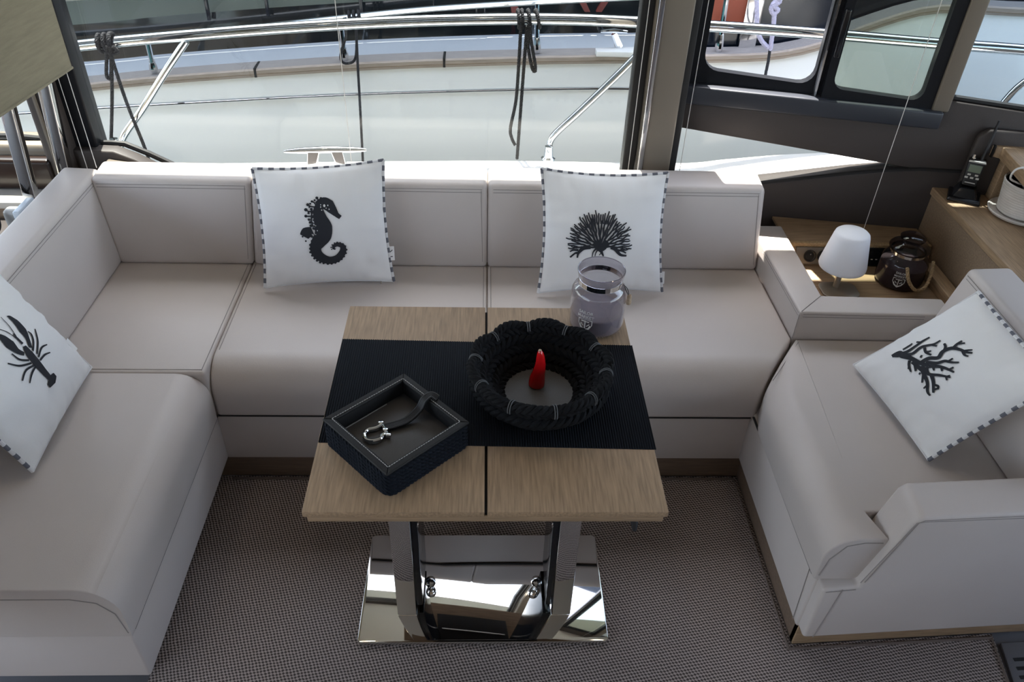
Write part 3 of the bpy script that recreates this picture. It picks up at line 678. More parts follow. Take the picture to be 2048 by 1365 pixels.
for pts in ([(700, 437), (712, 460), (700, 490)], [(737, 440), (735, 465)], [(655, 470), (675, 480), (690, 500)], [(618, 500), (645, 515), (680, 520)], [(600, 545), (625, 560), (670, 555)], [(600, 603), (630, 605), (670, 600)], [(628, 635), (660, 640), (690, 640)], [(640, 660), (690, 670)], [(648, 690), (700, 700)], [(655, 570), (650, 640), (665, 700)], [(672, 715), (700, 740)], [(655, 790), (680, 800)], [(655, 830), (680, 840)], [(640, 865), (670, 870)], [(640, 900), (665, 905)], [(642, 932), (668, 930)], [(658, 962), (680, 955)]):
    st(p1, pts, 7, q1, m, per=4)
p1.motif('seahorse_print', m, 'black seahorse silhouette')
m = MB()
for x, y, r in ((768, 508, 15), (735, 520, 7), (800, 505, 8), (745, 548, 7), (812, 540, 7), (660, 640, 5), (690, 690, 6), (705, 735, 6), (690, 770, 6), (660, 770, 6), (672, 660, 6), (735, 500, 6), (785, 530, 6)):
    n_ = 8; c_ = q1(x, y); r_ = r/1180
    m.add([p1.S(c_[0], c_[1], 1, .0029)]+[p1.S(c_[0]+r_*.7*math.cos(2*PI*i/n_), c_[1]+r_*math.sin(2*PI*i/n_), 1, .0029) for i in range(n_)], [(0, 1+i, 1+(i+1) % n_) for i in range(n_)])
o = put('print_gap', m.mesh(), 'pillow', p1.front); o['kind'] = 'stuff'
m = MB(); a_ = p1.S(1, .24); u_ = (p1.c[1]-p1.c[0]).normalized(); v_ = (p1.c[3]-p1.c[0]).normalized()
tg = put('care_tag', solid([a_+u_*x+v_*y+p1.n*z for z in (0, .0012) for x, y in ((-.004, -.02), (.016, -.02), (.016, .02), (-.004, .02))], BF, 0), 'tag_white', p1.root)
put('tag_mark', MB().tube([a_+u_*.004+v_*.004+p1.n*.0015, a_+u_*.011+v_*.010+p1.n*.0015], .0011, 5).tube([a_+u_*.004-v_*.009+p1.n*.0015, a_+u_*.011-v_*.009+p1.n*.0015], .0011, 5).mesh(), 'ink', tg)
zp = p1.S(.90, 0); put('zip_pull', MB().tube([zp, zp+Vector((0, -.004, -.009))], [.0025, .004], 6).mesh(), 'chrome_soft', p1.root)

# --- fan coral
p2 = Pillow('scatter_cushion', 'white cushion printed with a black fan coral, behind the candle jar', BZ(1076, 586, .412), BZ(1324, 584, .412), BY(1336, 346, 2.04), BY(1083, 337, 2.04), T=.05, k=.075, seed=5)
q2 = quadmap(p2, 1060, 320, 4.876)
m = MB(); rnd = random.Random(11)
def strand(a0, a1, r0, r1, w0, w1):
    n_ = max(3, int((r1-r0)/26)); pts = []
    for i in range(n_+1):
        t = i/n_; a = math.radians(a0+(a1-a0)*min(1, t*1.6)); r = r0+(r1-r0)*t
        j = 0 if i == 0 else rnd.uniform(-6, 6)
        pts.append((680+math.cos(a)*r*1.08-math.sin(a)*j, 858-math.sin(a)*r*1.16-math.cos(a)*j))
    st(p2, pts, [w0+(w1-w0)*i/n_ for i in range(n_+1)], q2, m, per=3)
NB = 11; sp_a = 168/(NB-1)
for b_ in range(NB):
    a0 = 6+b_*sp_a; L0 = (300 if 20 < a0 < 160 else 285)
    strand(90+(a0-90)*.85, a0, 20, 95, 11, 9)
    for s1 in (-1, 1):
        a1 = a0+s1*sp_a*.26; r1 = rnd.uniform(150, 185); strand(a0, a1, 90, r1, 9, 9)
        for s2 in (-1, 1):
            a2 = a1+s2*sp_a*.15; strand(a1, a2, r1-6, L0*rnd.uniform(.92, 1.08), 8, 6)
            if rnd.random() < .5: strand(a2, a2+rnd.choice((-1, 1))*3.2, r1+30, r1+rnd.uniform(70, 100), 6, 4)
st(p2, [(640, 800), (690, 860), (760, 800)], [40, 40, 30], q2, m)
for pts, w in (([(590, 850), (520, 860), (470, 905), (440, 910), (390, 950)], [22, 22, 14, 10, 8]), ([(480, 900), (465, 925), (460, 955)], [12, 10, 7]), ([(470, 880), (420, 880), (388, 895)], [12, 9, 6]),
               ([(790, 850), (830, 870), (880, 925), (940, 935)], [22, 20, 14, 9]), ([(850, 880), (900, 890), (935, 910)], [12, 9, 7]), ([(880, 870), (930, 880), (970, 860)], [10, 8, 6]), ([(640, 870), (615, 900), (605, 945)], [10, 6, 4]), ([(660, 875), (640, 910), (632, 940)], [8, 5, 4]), ([(690, 870), (700, 905), (715, 940)], [18, 12, 7]), ([(660, 880), (690, 905), (672, 930)], [6, 5, 4])):
    st(p2, pts, w, q2, m)
p2.motif('coral_print', m, 'black fan coral silhouette')
a_ = p2.S(1, .12); u_ = (p2.c[1]-p2.c[0]).normalized(); v_ = (p2.c[3]-p2.c[0]).normalized()
put('care_tag', solid([a_+u_*x+v_*y+p2.n*z for z in (-.006, -.0048) for x, y in ((-.004, -.018), (.012, -.018), (.012, .018), (-.004, .018))], BF, 0), 'tag_white', p2.root)

# --- branching coral (right)
D_ = BX(1956, 584, 1.14); C_ = BX(2122, 768, 1.155)
p3 = Pillow('scatter_cushion', 'white cushion printed with a black branching coral, tilted on the right seat', BZ(1707, 730, .412), BZ(1857, 921, .412), C_, D_, T=.052, k=.03, dash='rt', seed=9)
q3 = quadmap(p3, 1690, 570, 3.69)
m = MB()
for pts, w in (([(350, 530), (400, 505), (430, 525), (490, 545), (560, 580), (620, 600)], [14, 20, 22, 16, 15, 12]),
   ([(375, 515), (410, 520)], [26, 20]), ([(420, 510), (470, 490), (530, 450), (580, 415), (628, 388)], [15, 13, 10, 9, 6]), ([(430, 480), (480, 450), (500, 435)], [8, 8, 6]), ([(530, 425), (560, 425)], [7, 6]),
   ([(440, 520), (500, 510), (560, 465), (610, 450), (660, 440), (708, 412)], [14, 12, 11, 10, 9, 6]), ([(640, 445), (682, 455)], [8, 6]), ([(590, 465), (600, 500), (640, 520)], [9, 9, 7]), ([(600, 500), (640, 490)], [8, 6]), ([(560, 540), (570, 520)], [7, 6]),
   ([(560, 580), (620, 545), (690, 540), (725, 495), (790, 470), (850, 480), (900, 500), (945, 505)], [16, 14, 14, 14, 14, 11, 9, 6]), ([(800, 470), (830, 440), (868, 415)], [10, 9, 6]), ([(830, 440), (890, 432)], [8, 6]), ([(735, 490), (745, 460), (735, 435)], [11, 9, 7]), ([(880, 490), (915, 485), (945, 483)], [8, 7, 5]), ([(870, 490), (885, 520), (915, 530)], [8, 7, 5]),
   ([(600, 575), (680, 580), (740, 565), (790, 575), (845, 575)], [14, 12, 11, 9, 6]), ([(770, 565), (800, 545)], [8, 6]), ([(620, 605), (690, 605), (750, 620), (808, 648)], [14, 12, 10, 6]), ([(770, 630), (805, 610)], [8, 6]), ([(715, 615), (720, 640)], [8, 6]), ([(655, 615), (660, 635)], [8, 5]),
   ([(600, 610), (620, 660), (700, 670), (782, 685)], [16, 12, 10, 6]), ([(750, 680), (755, 708)], [8, 5]), ([(755, 678), (780, 670)], [6, 4]), ([(640, 665), (655, 720), (655, 800)], [13, 11, 7]), ([(655, 740), (690, 750), (688, 775)], [9, 8, 6]), ([(660, 775), (690, 768)], [8, 6]),
   ([(570, 600), (585, 660), (610, 720), (612, 790), (632, 820)], [18, 14, 11, 9, 6]), ([(580, 670), (572, 725)], [9, 6]), ([(605, 750), (583, 768)], [8, 5]), ([(560, 650), (550, 665)], [8, 6]), ([(480, 560), (475, 600), (490, 645)], [12, 9, 6]), ([(475, 600), (470, 625)], [8, 5]), ([(520, 590), (525, 640)], [12, 7]), ([(500, 570), (545, 610), (580, 640)], [14, 14, 14])):
    st(p3, pts, w, q3, m, sc=1/900)
p3.motif('coral_print', m, 'black branching coral silhouette')

# --- lobster (left)
Dl = Vector((-1.088, 1.515, .733))
p4 = Pillow('scatter_cushion', 'white cushion printed with a black lobster, at the left picture edge', BZ(66, 944, .412), BZ(183, 735, .412), Dl, Dl+Vector((.011, -.345, 0)), T=.052, k=.03, dash='lt', seed=14)
q4 = quadmap(p4, 0, 520, 3.175)
m = MB()
for pts, w in (([(150, 550), (185, 600), (230, 655), (275, 710), (310, 750), (325, 785)], [14, 30, 30, 26, 22, 16]), ([(345, 730), (330, 760), (305, 805)], [16, 34, 14]),
   ([(190, 560), (170, 500), (140, 450), (95, 395), (45, 360)], [12, 16, 30, 22, 4]), ([(95, 385), (60, 362), (40, 362)], [8, 6, 3]), ([(150, 600), (105, 580), (60, 540), (15, 500), (-40, 470)], [12, 20, 36, 24, 4]),
   ([(140, 535), (105, 500), (80, 470)], [10, 8, 4]), ([(120, 520), (60, 430), (0, 365)], [3, 3, 2]), ([(100, 500), (40, 460), (-20, 440)], [3, 3, 2]),
   ([(205, 580), (208, 520), (195, 475), (172, 457)], [7, 7, 6, 4]), ([(230, 600), (236, 520), (218, 440)], [7, 7, 4]), ([(240, 620), (260, 560), (295, 540)], [7, 7, 4]), ([(250, 640), (280, 605), (315, 590)], [7, 7, 4]),
   ([(180, 640), (120, 635), (70, 598)], [7, 7, 4]), ([(195, 658), (120, 675), (45, 660)], [7, 7, 5]), ([(215, 670), (160, 705), (138, 770)], [7, 7, 5]), ([(225, 675), (200, 720), (185, 785)], [7, 7, 4])):
    st(p4, pts, w, q4, m, sc=1/1000)
p4.motif('lobster_print', m, 'black lobster silhouette')
a_ = p4.S(1, .22); u_ = (p4.c[1]-p4.c[0]).normalized(); v_ = (p4.c[3]-p4.c[0]).normalized()
put('care_tag', solid([a_+u_*x+v_*y+p4.n*z for z in (0, .0012) for x, y in ((-.004, -.018), (.014, -.018), (.014, .018), (-.004, .018))], BF, 0), 'tag_white', p4.root)

# ================================================================== TABLE
tb = empty('coffee_table', 'oak folding coffee table with polished steel pedestal', 'table', (.01, 1.2, 0))
big_corner = ()
put('top_leaf', rbox((-.309, .908, .606), (.0055, 1.521, .620), .002, 2), 'oak', tb)
put('top_leaf', rbox((.0105, .908, .606), (.3275, 1.521, .620), .002, 2), 'oak', tb)
put('under_leaf', rbox((-.303, .913, .588), (.322, 1.516, .6045), .002, 2), 'oak_x', tb)
put('fold_lip', rbox((.0025, .915, .6045), (.0125, 1.515, .609), 0), 'slot', tb)
bp = put('base_plate', prism(rrect(-.285, .300, 1.033, 1.342, .012), .001, .013, .002, 2), 'chrome', tb)
for sx, x0, x1 in ((-1, -.197, -.152), (1, .170, .215)):
    lg = put('leg', rbox((x0, 1.104, .013), (x1, 1.124, .588), .002), 'chrome', tb)
    put('rear_leg', rbox((x0, 1.250, .013), (x1, 1.270, .588), .002), 'chrome', lg)
    xi = x1-.006 if sx < 0 else x0+.006
    put('side_plate', rbox((min(xi, xi-sx*.02), 1.12, .03), (max(xi, xi-sx*.02), 1.25, .58), .002), 'black_gloss', lg)
    for a, b in (((1.13, .06), (1.24, .54)), ((1.24, .06), (1.13, .54))):
        put('brace', MB().tube([(xi-sx*.012, a[0], a[1]), (xi-sx*.012, b[0], b[1])], .008, 8).mesh(), 'chrome', lg)
    put('hinge', MB().tube([(xi-sx*.004, 1.13, .32), (xi-sx*.022, 1.13, .32)], .010, 12).mesh(), 'chrome', lg)
put('cross_bar', MB().tube([(-.155, 1.19, .56), (.172, 1.19, .56)], .009, 8).mesh(), 'chrome_soft', tb)
for x in (-.123, .137):
    put('knob', MB().lathe([(.006, 0), (.007, .006), (.011, .010), (.0135, .018), (.012, .026), (.006, .031), (0, .032)], (x, 1.184, .013), 20).mesh(), 'chrome', tb)
mp_ = put('mechanism_plate', rbox((-.15, .96, .578), (.168, 1.42, .588), .002), 'black', tb)
for yy in (1.02, 1.30): put('slide_rod', MB().tube([(-.13, yy, .571), (.15, yy, .571)], .005, 8).mesh(), 'chrome_soft', mp_)
for xx in (-.11, .06): put('clamp', rbox((xx, 1.0, .564), (xx+.03, 1.04, .578), .003), 'black_gloss', mp_)
put('latch', MB().tube([(.272, .93, .59), (.274, .92, .575), (.275, .915, .562)], [.008, .007, .004], 8).mesh(), 'black', tb)
# ribbed runner
m = MB(); NR = 132; vs = []; fs = []
for i in range(NR*6+1):
    t = i/(NR*6); x = -.3075+t*.6375; z = .6213+.0009*math.cos(i/6*2*PI)
    y0, y1 = 1.075-t*.016, 1.394-t*.015
    for y, zz in ((y0, .6203), (y0+.0006, z), (y1-.0006, z), (y1, .6203)): vs.append((x, y, zz))
for i in range(NR*6):
    for j in range(3): fs.append((i*4+j, i*4+4+j, i*4+5+j, i*4+1+j))
ru = put('table_runner', m.add(vs, fs).mesh(), 'runner', smooth=60); tag(ru, 'black ribbed runner laid across the oak table', 'table runner')

# ================================================================== ROPE TRAY
TC = Vector((-.158, 1.071, .6225)); ta = math.radians(43.5)
tx, ty = Vector((math.cos(ta), math.sin(ta), 0)), Vector((-math.sin(ta), math.cos(ta), 0))
def TP(a, b, z): return TC+tx*a+ty*b+Vector((0, 0, z))
ty_ = empty('rope_tray', 'square black leather tray with rope wound sides on the table', 'tray', TC)
H_ = .094
for i in range(6):
    z = .0055+i*.0090
    path = [TP(a, b, z) for a, b in rrect(-H_, H_, -H_, H_, .016, 5)]
    put('rope_coil', MB().rope(path, .0056, 3, .027, 1, True, 6, 8).mesh(), 'rope_tray', ty_)
put('floor_pad', prism([(-.082, -.082), (.082, -.082), (.082, .082), (-.082, .082)], .004, .026, .002, fn=lambda a, b, h: TP(a, b, h)), 'leather_pad', ty_)
for k in range(4):
    ca, sa = math.cos(k*PI/2), math.sin(k*PI/2)
    fn = lambda a, b, h: TP(a*ca-b*sa, a*sa+b*ca, h)
    wl_ = put('wall', prism([(-.092, .080), (.092, .080), (.092, .0905), (-.092, .0905)], .003, .0565, .002, fn=fn), 'leather_black', ty_)
    rm = put('rim', prism([(-.0785, .0785), (.0785, .0785), (.0955, .0955), (-.0955, .0955)], .0545, .0605, .0022, 3, fn=fn), 'leather_black', ty_)
    m = MB(); nst = 30
    for i in range(nst):
        a0 = -.083+.166*(i+.12)/nst; a1 = -.083+.166*(i+.80)/nst
        m.tube([fn(a0, .083, .0609), fn(a1, .083, .0609)], .0008, 5)
    o = put('stitching', m.mesh(), 'stitch', rm); o['kind'] = 'stuff'
put('pad_edge', MB().tube([TP(-.0795, -.03, .0115), TP(-.0795, .06, .0115), TP(-.0795, .0795, .0115)], .0009, 5).mesh(), 'stitch', ty_) if False else None
e0, e1 = BZ(683, 862, .6495), BZ(773, 809, .6495)
put('pad_edge', MB().tube([e0, e1], .0011, 5).mesh(), 'stitch', ty_)
# strap from the rim to the shackle
sp_ = spline([BZ(875, 797, .685), BZ(862, 790, .690), BZ(848, 800, .684), BZ(838, 818, .668), BZ(815, 840, .657), BZ(790, 850, .655), BZ(770, 855, .654)], 8)
m = MB(); vs = []; sdv = []
for i, p in enumerate(sp_):
    d = (sp_[min(i+1, len(sp_)-1)]-sp_[max(i-1, 0)]).normalized(); n_ = d.cross(Vector((0, 0, 1))).normalized(); up_ = n_.cross(d)
    sdv.append((n_, up_))
    for a, b in ((-.0085, -.0015), (.0085, -.0015), (.0085, .0015), (-.0085, .0015)): vs.append(p+n_*a+up_*b)
fs = [(i*4+j, i*4+(j+1) % 4, i*4+4+(j+1) % 4, i*4+4+j) for i in range(len(sp_)-1) for j in range(4)]+[(3, 2, 1, 0), tuple(len(sp_)*4-4+j for j in range(4))]
stp = put('strap', m.add(vs, fs).mesh(), 'leather_black', ty_)
for sg in (-1, 1): put('strap_stitching', MB().tube([p+n_*.0062*sg+u2*.0018 for p, (n_, u2) in zip(sp_, sdv)], .0006, 5).mesh(), 'stitch_dim', stp)
sk = empty('bow_shackle', 'small polished bow shackle lying in the rope tray', 'shackle', BZ(752, 868, .65))
zz = .6545
bow = spline([BZ(x, y, zz) for x, y in ((763, 850), (752, 856), (736, 860), (729, 868), (732, 879), (745, 882), (760, 878), (766, 870), (772, 866))], 8)
put('bow', MB().tube(bow, .0040, 10).mesh(), 'steel', sk)
put('pin', MB().tube([BZ(762, 846, zz), BZ(771, 861, zz), BZ(777, 872, zz)], .0028, 10).mesh(), 'steel', sk)
for x, y in ((762, 848), (771, 862)): put('eye', MB().lathe([(0, -.005), (.0045, -.004), (.0055, 0), (.0045, .004), (0, .005)], BZ(x, y, zz), 12).mesh(), 'steel', sk)
put('pin_tab', rbox(tuple(BZ(777, 872, zz)-Vector((.005, .003, .004))), tuple(BZ(777, 872, zz)+Vector((.005, .003, .004))), .0015), 'steel', sk)

# ================================================================== ROPE BOWL
BC = Vector((.114, 1.207, .6225))
bw = empty('rope_bowl', 'round black bowl of twisted rope standing on the runner', 'bowl', BC)
NL = 10
def lobe(th): return abs(math.sin((th+.16)*NL/2))
def coil(r, z, R, pitch, sgn, wr=0, wz=0, name='rope_coil'):
    path = []
    for i in range(160):
        th = 2*PI*i/160; l = lobe(th)
        path.append(BC+Vector(((r+wr*l)*math.cos(th), (r+wr*l)*math.sin(th), z+wz*l)))
    return put(name, MB().rope(path, R, 3, pitch, sgn, True, 6, 9).mesh(), 'rope_black', bw)
for r, z, R, p_, sg, wr_, wz_ in ((.079, .014, .011, .042, 1, 0, 0), (.092, .026, .0125, .046, -1, .001, .002), (.105, .041, .013, .048, 1, .002, .003), (.117, .056, .0135, .048, -1, .003, .004), (.1255, .068, .0115, .044, 1, .005, .005)):
    coil(r, z, R, p_, sg, wr_, wz_)
for r, z, R, p_, sg in ((.096, .011, .011, .042, -1), (.112, .028, .011, .042, 1), (.128, .047, .012, .044, -1)): coil(r, z, R, p_, sg, .002, 0, 'outer_coil')
coil(.1300, .078, .0105, .036, -1, .007, .008, 'rim_rope')
put('leather_disc', MB().lathe([(.074, .008), (.075, .012), (.073, .0145), (0, .015)], BC, 64).mesh(), 'leather_pad', bw)
put('base_disc', MB().lathe([(.080, .001), (.080, .009), (0, .009)], BC, 48).mesh(), 'leather_black', bw)
m = MB()
for i in range(90):
    a0, a1 = 2*PI*i/90, 2*PI*(i+.65)/90
    m.tube([BC+Vector((.0705*math.cos(a), .0705*math.sin(a), .0152)) for a in (a0, a1)], .0007, 5)
o = put('stitching', m.mesh(), 'stitch', bw); o['kind'] = 'stuff'
for i in range(NL):
    th = 2*PI*(i)/NL-.16; d = Vector((math.cos(th), math.sin(th), 0)); tn = Vector((-d.y, d.x, 0))
    for sg in (-1, 1):
        pts = [BC+d*r+Vector((0, 0, z))+tn*.0022*sg for r, z in ((.116, .078), (.121, .086), (.130, .0905), (.138, .087), (.1425, .078), (.142, .069))]
        put('tie', MB().tube(spline(pts, 4), .0012, 5).mesh(), 'stitch_dim', bw)
# red horn charm
hb = Vector((.113, 1.226, .6375))
hn = empty('horn_charm', 'glossy red horn shaped charm standing inside the rope bowl', 'ornament', hb)
axis = spline([(-.003, 0, 0), (-.002, 0, .015), (.001, .0, .035), (.0025, 0, .055), (.0015, .001, .074), (.0, .001, .086)], 6)
rad = [.0165, .017, .0165, .0155, .0135, .0125, .0115, .0105, .0095, .0085, .0072, .0055, .0035]
RR = [rad[min(len(rad)-1, int(i/(len(axis)-1)*(len(rad)-1)))]*(1-(i/(len(axis)-1)*(len(rad)-1) % 1))+rad[min(len(rad)-1, int(i/(len(axis)-1)*(len(rad)-1))+1)]*(i/(len(axis)-1)*(len(rad)-1) % 1) for i in range(len(axis))]
put('horn', MB().tube([hb+Vector(p)+Vector((0, 0, .001)) for p in axis], RR, 20).mesh(), 'red', hn)
put('tip', MB().lathe([(0, -.003), (.0028, -.002), (.003, .001), (0, .003)], hb+axis[-1]+Vector((0, 0, .002)), 10).mesh(), 'cork', hn)

# ================================================================== CANDLE JARS
def jar_body(prof, c, mat, parent, name='glass'): return put(name, MB().lathe(prof, c, 56).mesh(), mat, parent, smooth=60)
def wrap_print(parent, c, R, ang, z0, items, mat='print_white'):
    m = MB()
    for body, size, z in items:
        me = text_mesh(body, size); vs = [(R*math.cos(ang+v.co.x/R)+c.x, R*math.sin(ang+v.co.x/R)+c.y, c.z+z0+z+v.co.y) for v in me.vertices]
        m.add(vs, [tuple(p.vertices) for p in me.polygons]); bpy.data.meshes.remove(me)
    def line(pts, r):
        m.tube([(R*math.cos(ang+x/R)+c.x, R*math.sin(ang+x/R)+c.y, c.z+z0+z) for x, z in pts], r, 5)
    line([(0, -.004), (0, -.026)], .0013); line([(-.009, -.006), (.009, -.006)], .0012)
    line([(-.012, -.016), (-.009, -.023), (0, -.028), (.009, -.023), (.012, -.016)], .0015)
    line([(-.016, -.002), (.016, -.002)], .001); line([(-.016, -.002), (-.016, -.013), (-.010, -.024), (0, -.031), (.010, -.024), (.016, -.013), (.016, -.002)], .0009)
    line([(-.010, -.012), (-.004, -.018)], .001); line([(.010, -.012), (.004, -.018)], .001)
    put('printed_emblem', m.mesh(), mat, parent)
JC = Vector((.257, 1.456, .6215))
j1 = empty('candle_jar', 'open glass candle jar with half burned mauve wax on the table', 'candle', JC)
G1 = [(.0, .002), (.056, .002), (.060, .006), (.0618, .014), (.0618, .085), (.060, .098), (.055, .108), (.0485, .114), (.047, .118), (.047, .128), (.0505, .137), (.0525, .146), (.052, .149), (.0505, .149), (.0485, .140), (.0455, .130), (.0455, .118)]
jar_body(G1, JC, 'jar_glass', j1)
put('rim_bead', MB().tube([JC+Vector((.0515*math.cos(2*PI*i/48), .0515*math.sin(2*PI*i/48), .1485)) for i in range(48)], .0012, 6, True).mesh(), 'jar_glass', j1)
put('wax', MB().lathe([(.0, .005), (.055, .005), (.0585, .010), (.0590, .044), (.057, .0455), (0, .044)], JC, 48).mesh(), 'wax', j1)
put('neck_band', MB().lathe([(.0478, .1165), (.0486, .1165), (.0486, .1285), (.0478, .1285)], JC, 48).mesh(), 'chrome', j1)
th = math.radians(-22)
cp = JC+Vector((.050*math.cos(th), .050*math.sin(th), .122))
put('wire_loop', MB().tube(spline([cp, cp+Vector((.010, -.003, -.008)), cp+Vector((.016, -.004, -.025)), cp+Vector((.013, -.006, -.022)), cp+Vector((.004, -.003, -.004))], 5), .0009, 5).mesh(), 'black', j1)
put('cork_bead', MB().lathe([(0, -.014), (.005, -.012), (.0062, -.006), (.005, .002), (.0055, .006), (.004, .012), (0, .014)], cp+Vector((.017, -.005, -.036)), 14).mesh(), 'cork', j1)
wrap_print(j1, JC, .0622, math.radians(-122), .052, [('SAILOR', .0105, .0135), ('MARKET', .0105, .0025)])
J2 = Vector((1.250, 1.986, .402))
j2 = empty('candle_jar', 'lidded smoky glass candle jar with twine handle on the side shelf', 'candle', J2)
jar_body([(0, .001), (.058, .001), (.066, .008), (.068, .02), (.068, .070), (.064, .086), (.054, .097), (.048, .101), (.048, .113), (.0475, .113)], J2, 'jar_dark', j2)
put('wax', MB().lathe([(0, .004), (.062, .004), (.0655, .012), (.0655, .066), (0, .067)], J2, 40).mesh(), 'wax_dark', j2)
put('neck_band', MB().lathe([(.0488, .1015), (.0495, .1015), (.0495, .110), (.0488, .110)], J2, 40).mesh(), 'chrome', j2)
lid = put('lid', MB().lathe([(.046, .112), (.056, .114), (.058, .120), (.052, .127), (.030, .131), (.026, .138), (.034, .146), (.036, .152), (.028, .158), (0, .159)], J2, 40).mesh(), 'jar_dark', j2, smooth=60)
hp = spline([J2+Vector((-.025, -.066, .088)), J2+Vector((-.018, -.085, .055)), J2+Vector((.008, -.092, .028)), J2+Vector((.040, -.080, .030)), J2+Vector((.062, -.052, .058)), J2+Vector((.068, -.03, .088))], 8)
put('twine_handle', MB().rope(hp, .0052, 3, .016, 1, n=5, per=7).mesh(), 'twine', j2)
wrap_print(j2, J2, .0684, math.radians(-118), .048, [('SAILOR', .0090, .0125), ('MARKET', .0090, .0025)])

# ================================================================== SIDE SHELF
sh = empty('side_shelf', 'oak shelf with sockets tucked behind the low armrest', 'shelf', (1.15, 1.95, .3))
put('shelf_board', rbox((.934, 1.786, .372), (1.372, 2.085, .401), .002), 'oak_x', sh)
ZL = .462
put('riser', hexa([(.931, 2.072, .401), (1.378, 2.062, .401), (1.378, 2.092, .401), (.931, 2.102, .401)], [(.931, 2.094, ZL), (1.378, 2.084, ZL), (1.378, 2.114, ZL), (.931, 2.124, ZL)], .002), 'oak_x', sh)
put('ledge', prism([(.931, 2.096), (1.378, 2.086), (1.378, 2.190), (.931, 2.258)], ZL-.004, ZL+.006, .002), 'oak_x', sh)
put('ledge_lip', prism([(.931, 2.090), (1.378, 2.080), (1.378, 2.094), (.931, 2.104)], ZL-.008, ZL+.008, .003), 'twine', sh)
rn_ = Vector((0, -.94, .33))
def RP(x, z, d=0): t = (z-.401)/(ZL-.401); return Vector((x, 2.0715-(x-.931)*.0224+t*.022, z))+rn_*d
sp = put('socket_plate', solid([RP(x, z, d) for d in (0, .005) for x, z in ((.96, .405), (1.13, .405), (1.13, .455), (.96, .455))], BF, .002), 'bronze', sh)
for x in (1.004, 1.046, 1.088):
    c_ = RP(x, .430, .006); m = MB(); pts = []
    e1, e2 = Vector((1, 0, 0)), rn_.cross(Vector((1, 0, 0))).normalized()
    ringp = lambda r, d: [c_+e1*r*math.cos(2*PI*i/24)+e2*r*math.sin(2*PI*i/24)+rn_*d for i in range(24)]
    m.add(ringp(.019, 0)+ringp(.019, .003)+ringp(.016, .003)+ringp(.0135, .0006), [(a*24+i, a*24+(i+1) % 24, (a+1)*24+(i+1) % 24, (a+1)*24+i) for a in range(3) for i in range(24)]+[tuple(72+i for i in range(24))])
    s_ = put('socket', m.mesh(), 'black', sp)
    put('socket_pin', MB().tube([c_+e2*.006, c_+e2*.006+rn_*.006], .0022, 6).mesh(), 'chrome_soft', s_)
cpn = put('control_panel', solid([RP(x, z, d) for d in (0, .006) for x, z in ((1.165, .404), (1.335, .404), (1.335, .458), (1.165, .458))], BF, .002), 'black_gloss', sh)
for i in range(3): put('indicator', solid([RP(1.197+i*.014+a, .424+b, d) for d in (.006, .0068) for a, b in ((-.003, -.0012), (.003, -.0012), (.003, .0012), (-.003, .0012))], BF, 0), 'button', cpn)
put('end_block', rbox((1.335, 1.79, .401), (1.378, 2.035, .437), .002), 'oak', sh)
# lamp
LC = Vector((1.046, 1.948, .4012))
lp = empty('table_lamp', 'small white lamp with conical shade on the side shelf', 'lamp', LC)
put('base', prism(rrect(LC.x-.050, LC.x+.060, LC.y-.060, LC.y+.022, .025), LC.z, LC.z+.006, .002), 'lamp_metal', lp)
put('stem', MB().tube([LC+Vector((0, -.004, .005)), LC+Vector((.001, -.002, .05)), LC+Vector((.001, 0, .115))], .0085, 12).mesh(), 'lamp_metal', lp)
put('shade', MB().lathe([(.0635, .079), (.0660, .074), (.0672, .077), (.0672, .084), (.0500, .176), (.0475, .184), (.042, .189), (.02, .1915), (0, .192)], LC+Vector((.001, 0, 0)), 56).mesh(), 'shade', lp, smooth=50)

# ================================================================== RIGHT-HAND CABINET
cb = empty('side_cabinet', 'oak cabinet with stepped top on the far right', 'cabinet', (1.7, 1.7, 0))
put('body', prism([(1.385, 1.08), (2.1, 1.08), (2.1, 2.09), (1.385, 2.198)], .0, .585, .003), 'oak_dark', cb)
put('worktop', prism([(1.378, 1.07), (2.1, 1.07), (2.1, 2.09), (1.378, 2.198)], .587, .611, .003), 'oak', cb)
us = put('upper_shelf', prism([(1.462, 2.170), (1.505, 2.135), (1.48, 1.95), (1.47, 1.72), (2.1, 1.70), (2.1, 2.08), (1.50, 2.180)], .735, .770, .003), 'oak', cb)
put('edge_joint', rbox((1.4855, 2.142, .7345), (1.4895, 2.152, .7715), 0), 'slot', us)
put('upper_post', rbox((1.516, 2.115, .611), (1.556, 2.143, .735), .003), 'oak', cb)
bbp = [(.55, .60), (.55, .79), (.575, .815), (1.35, .79), (1.35, .60)]
struct(put('backboard', prism(bbp, .036, .060, .010, 3, fn=lambda a, b, h: WP(a, b, h)), 'wall_brown'), 'padded brown backboard above the cabinet')
# handheld radio in its charger
RC = Vector((1.442, 2.126, .6115)); ra = math.radians(-28)
rx, ry = Vector((math.cos(ra), math.sin(ra), 0)), Vector((-math.sin(ra), math.cos(ra), 0))
def RD(a, b, c_): return RC+rx*a+ry*b+Vector((0, 0, c_))
ch = empty('charging_cradle', 'black desktop charger under the handheld radio', 'charger', RC)
put('cradle', hexa([RD(-.040, -.038, 0), RD(.040, -.038, 0), RD(.040, .036, 0), RD(-.040, .036, 0)], [RD(-.022, -.014, .036), RD(.022, -.014, .036), RD(.022, .028, .042), RD(-.022, .028, .042)], .006), 'black_gloss', ch)
put('foot_plate', hexa([RD(-.046, -.044, 0), RD(.046, -.044, 0), RD(.046, .040, 0), RD(-.046, .040, 0)], [RD(-.044, -.042, .012), RD(.044, -.042, .012), RD(.044, .038, .012), RD(-.044, .038, .012)], .004), 'black_gloss', ch)
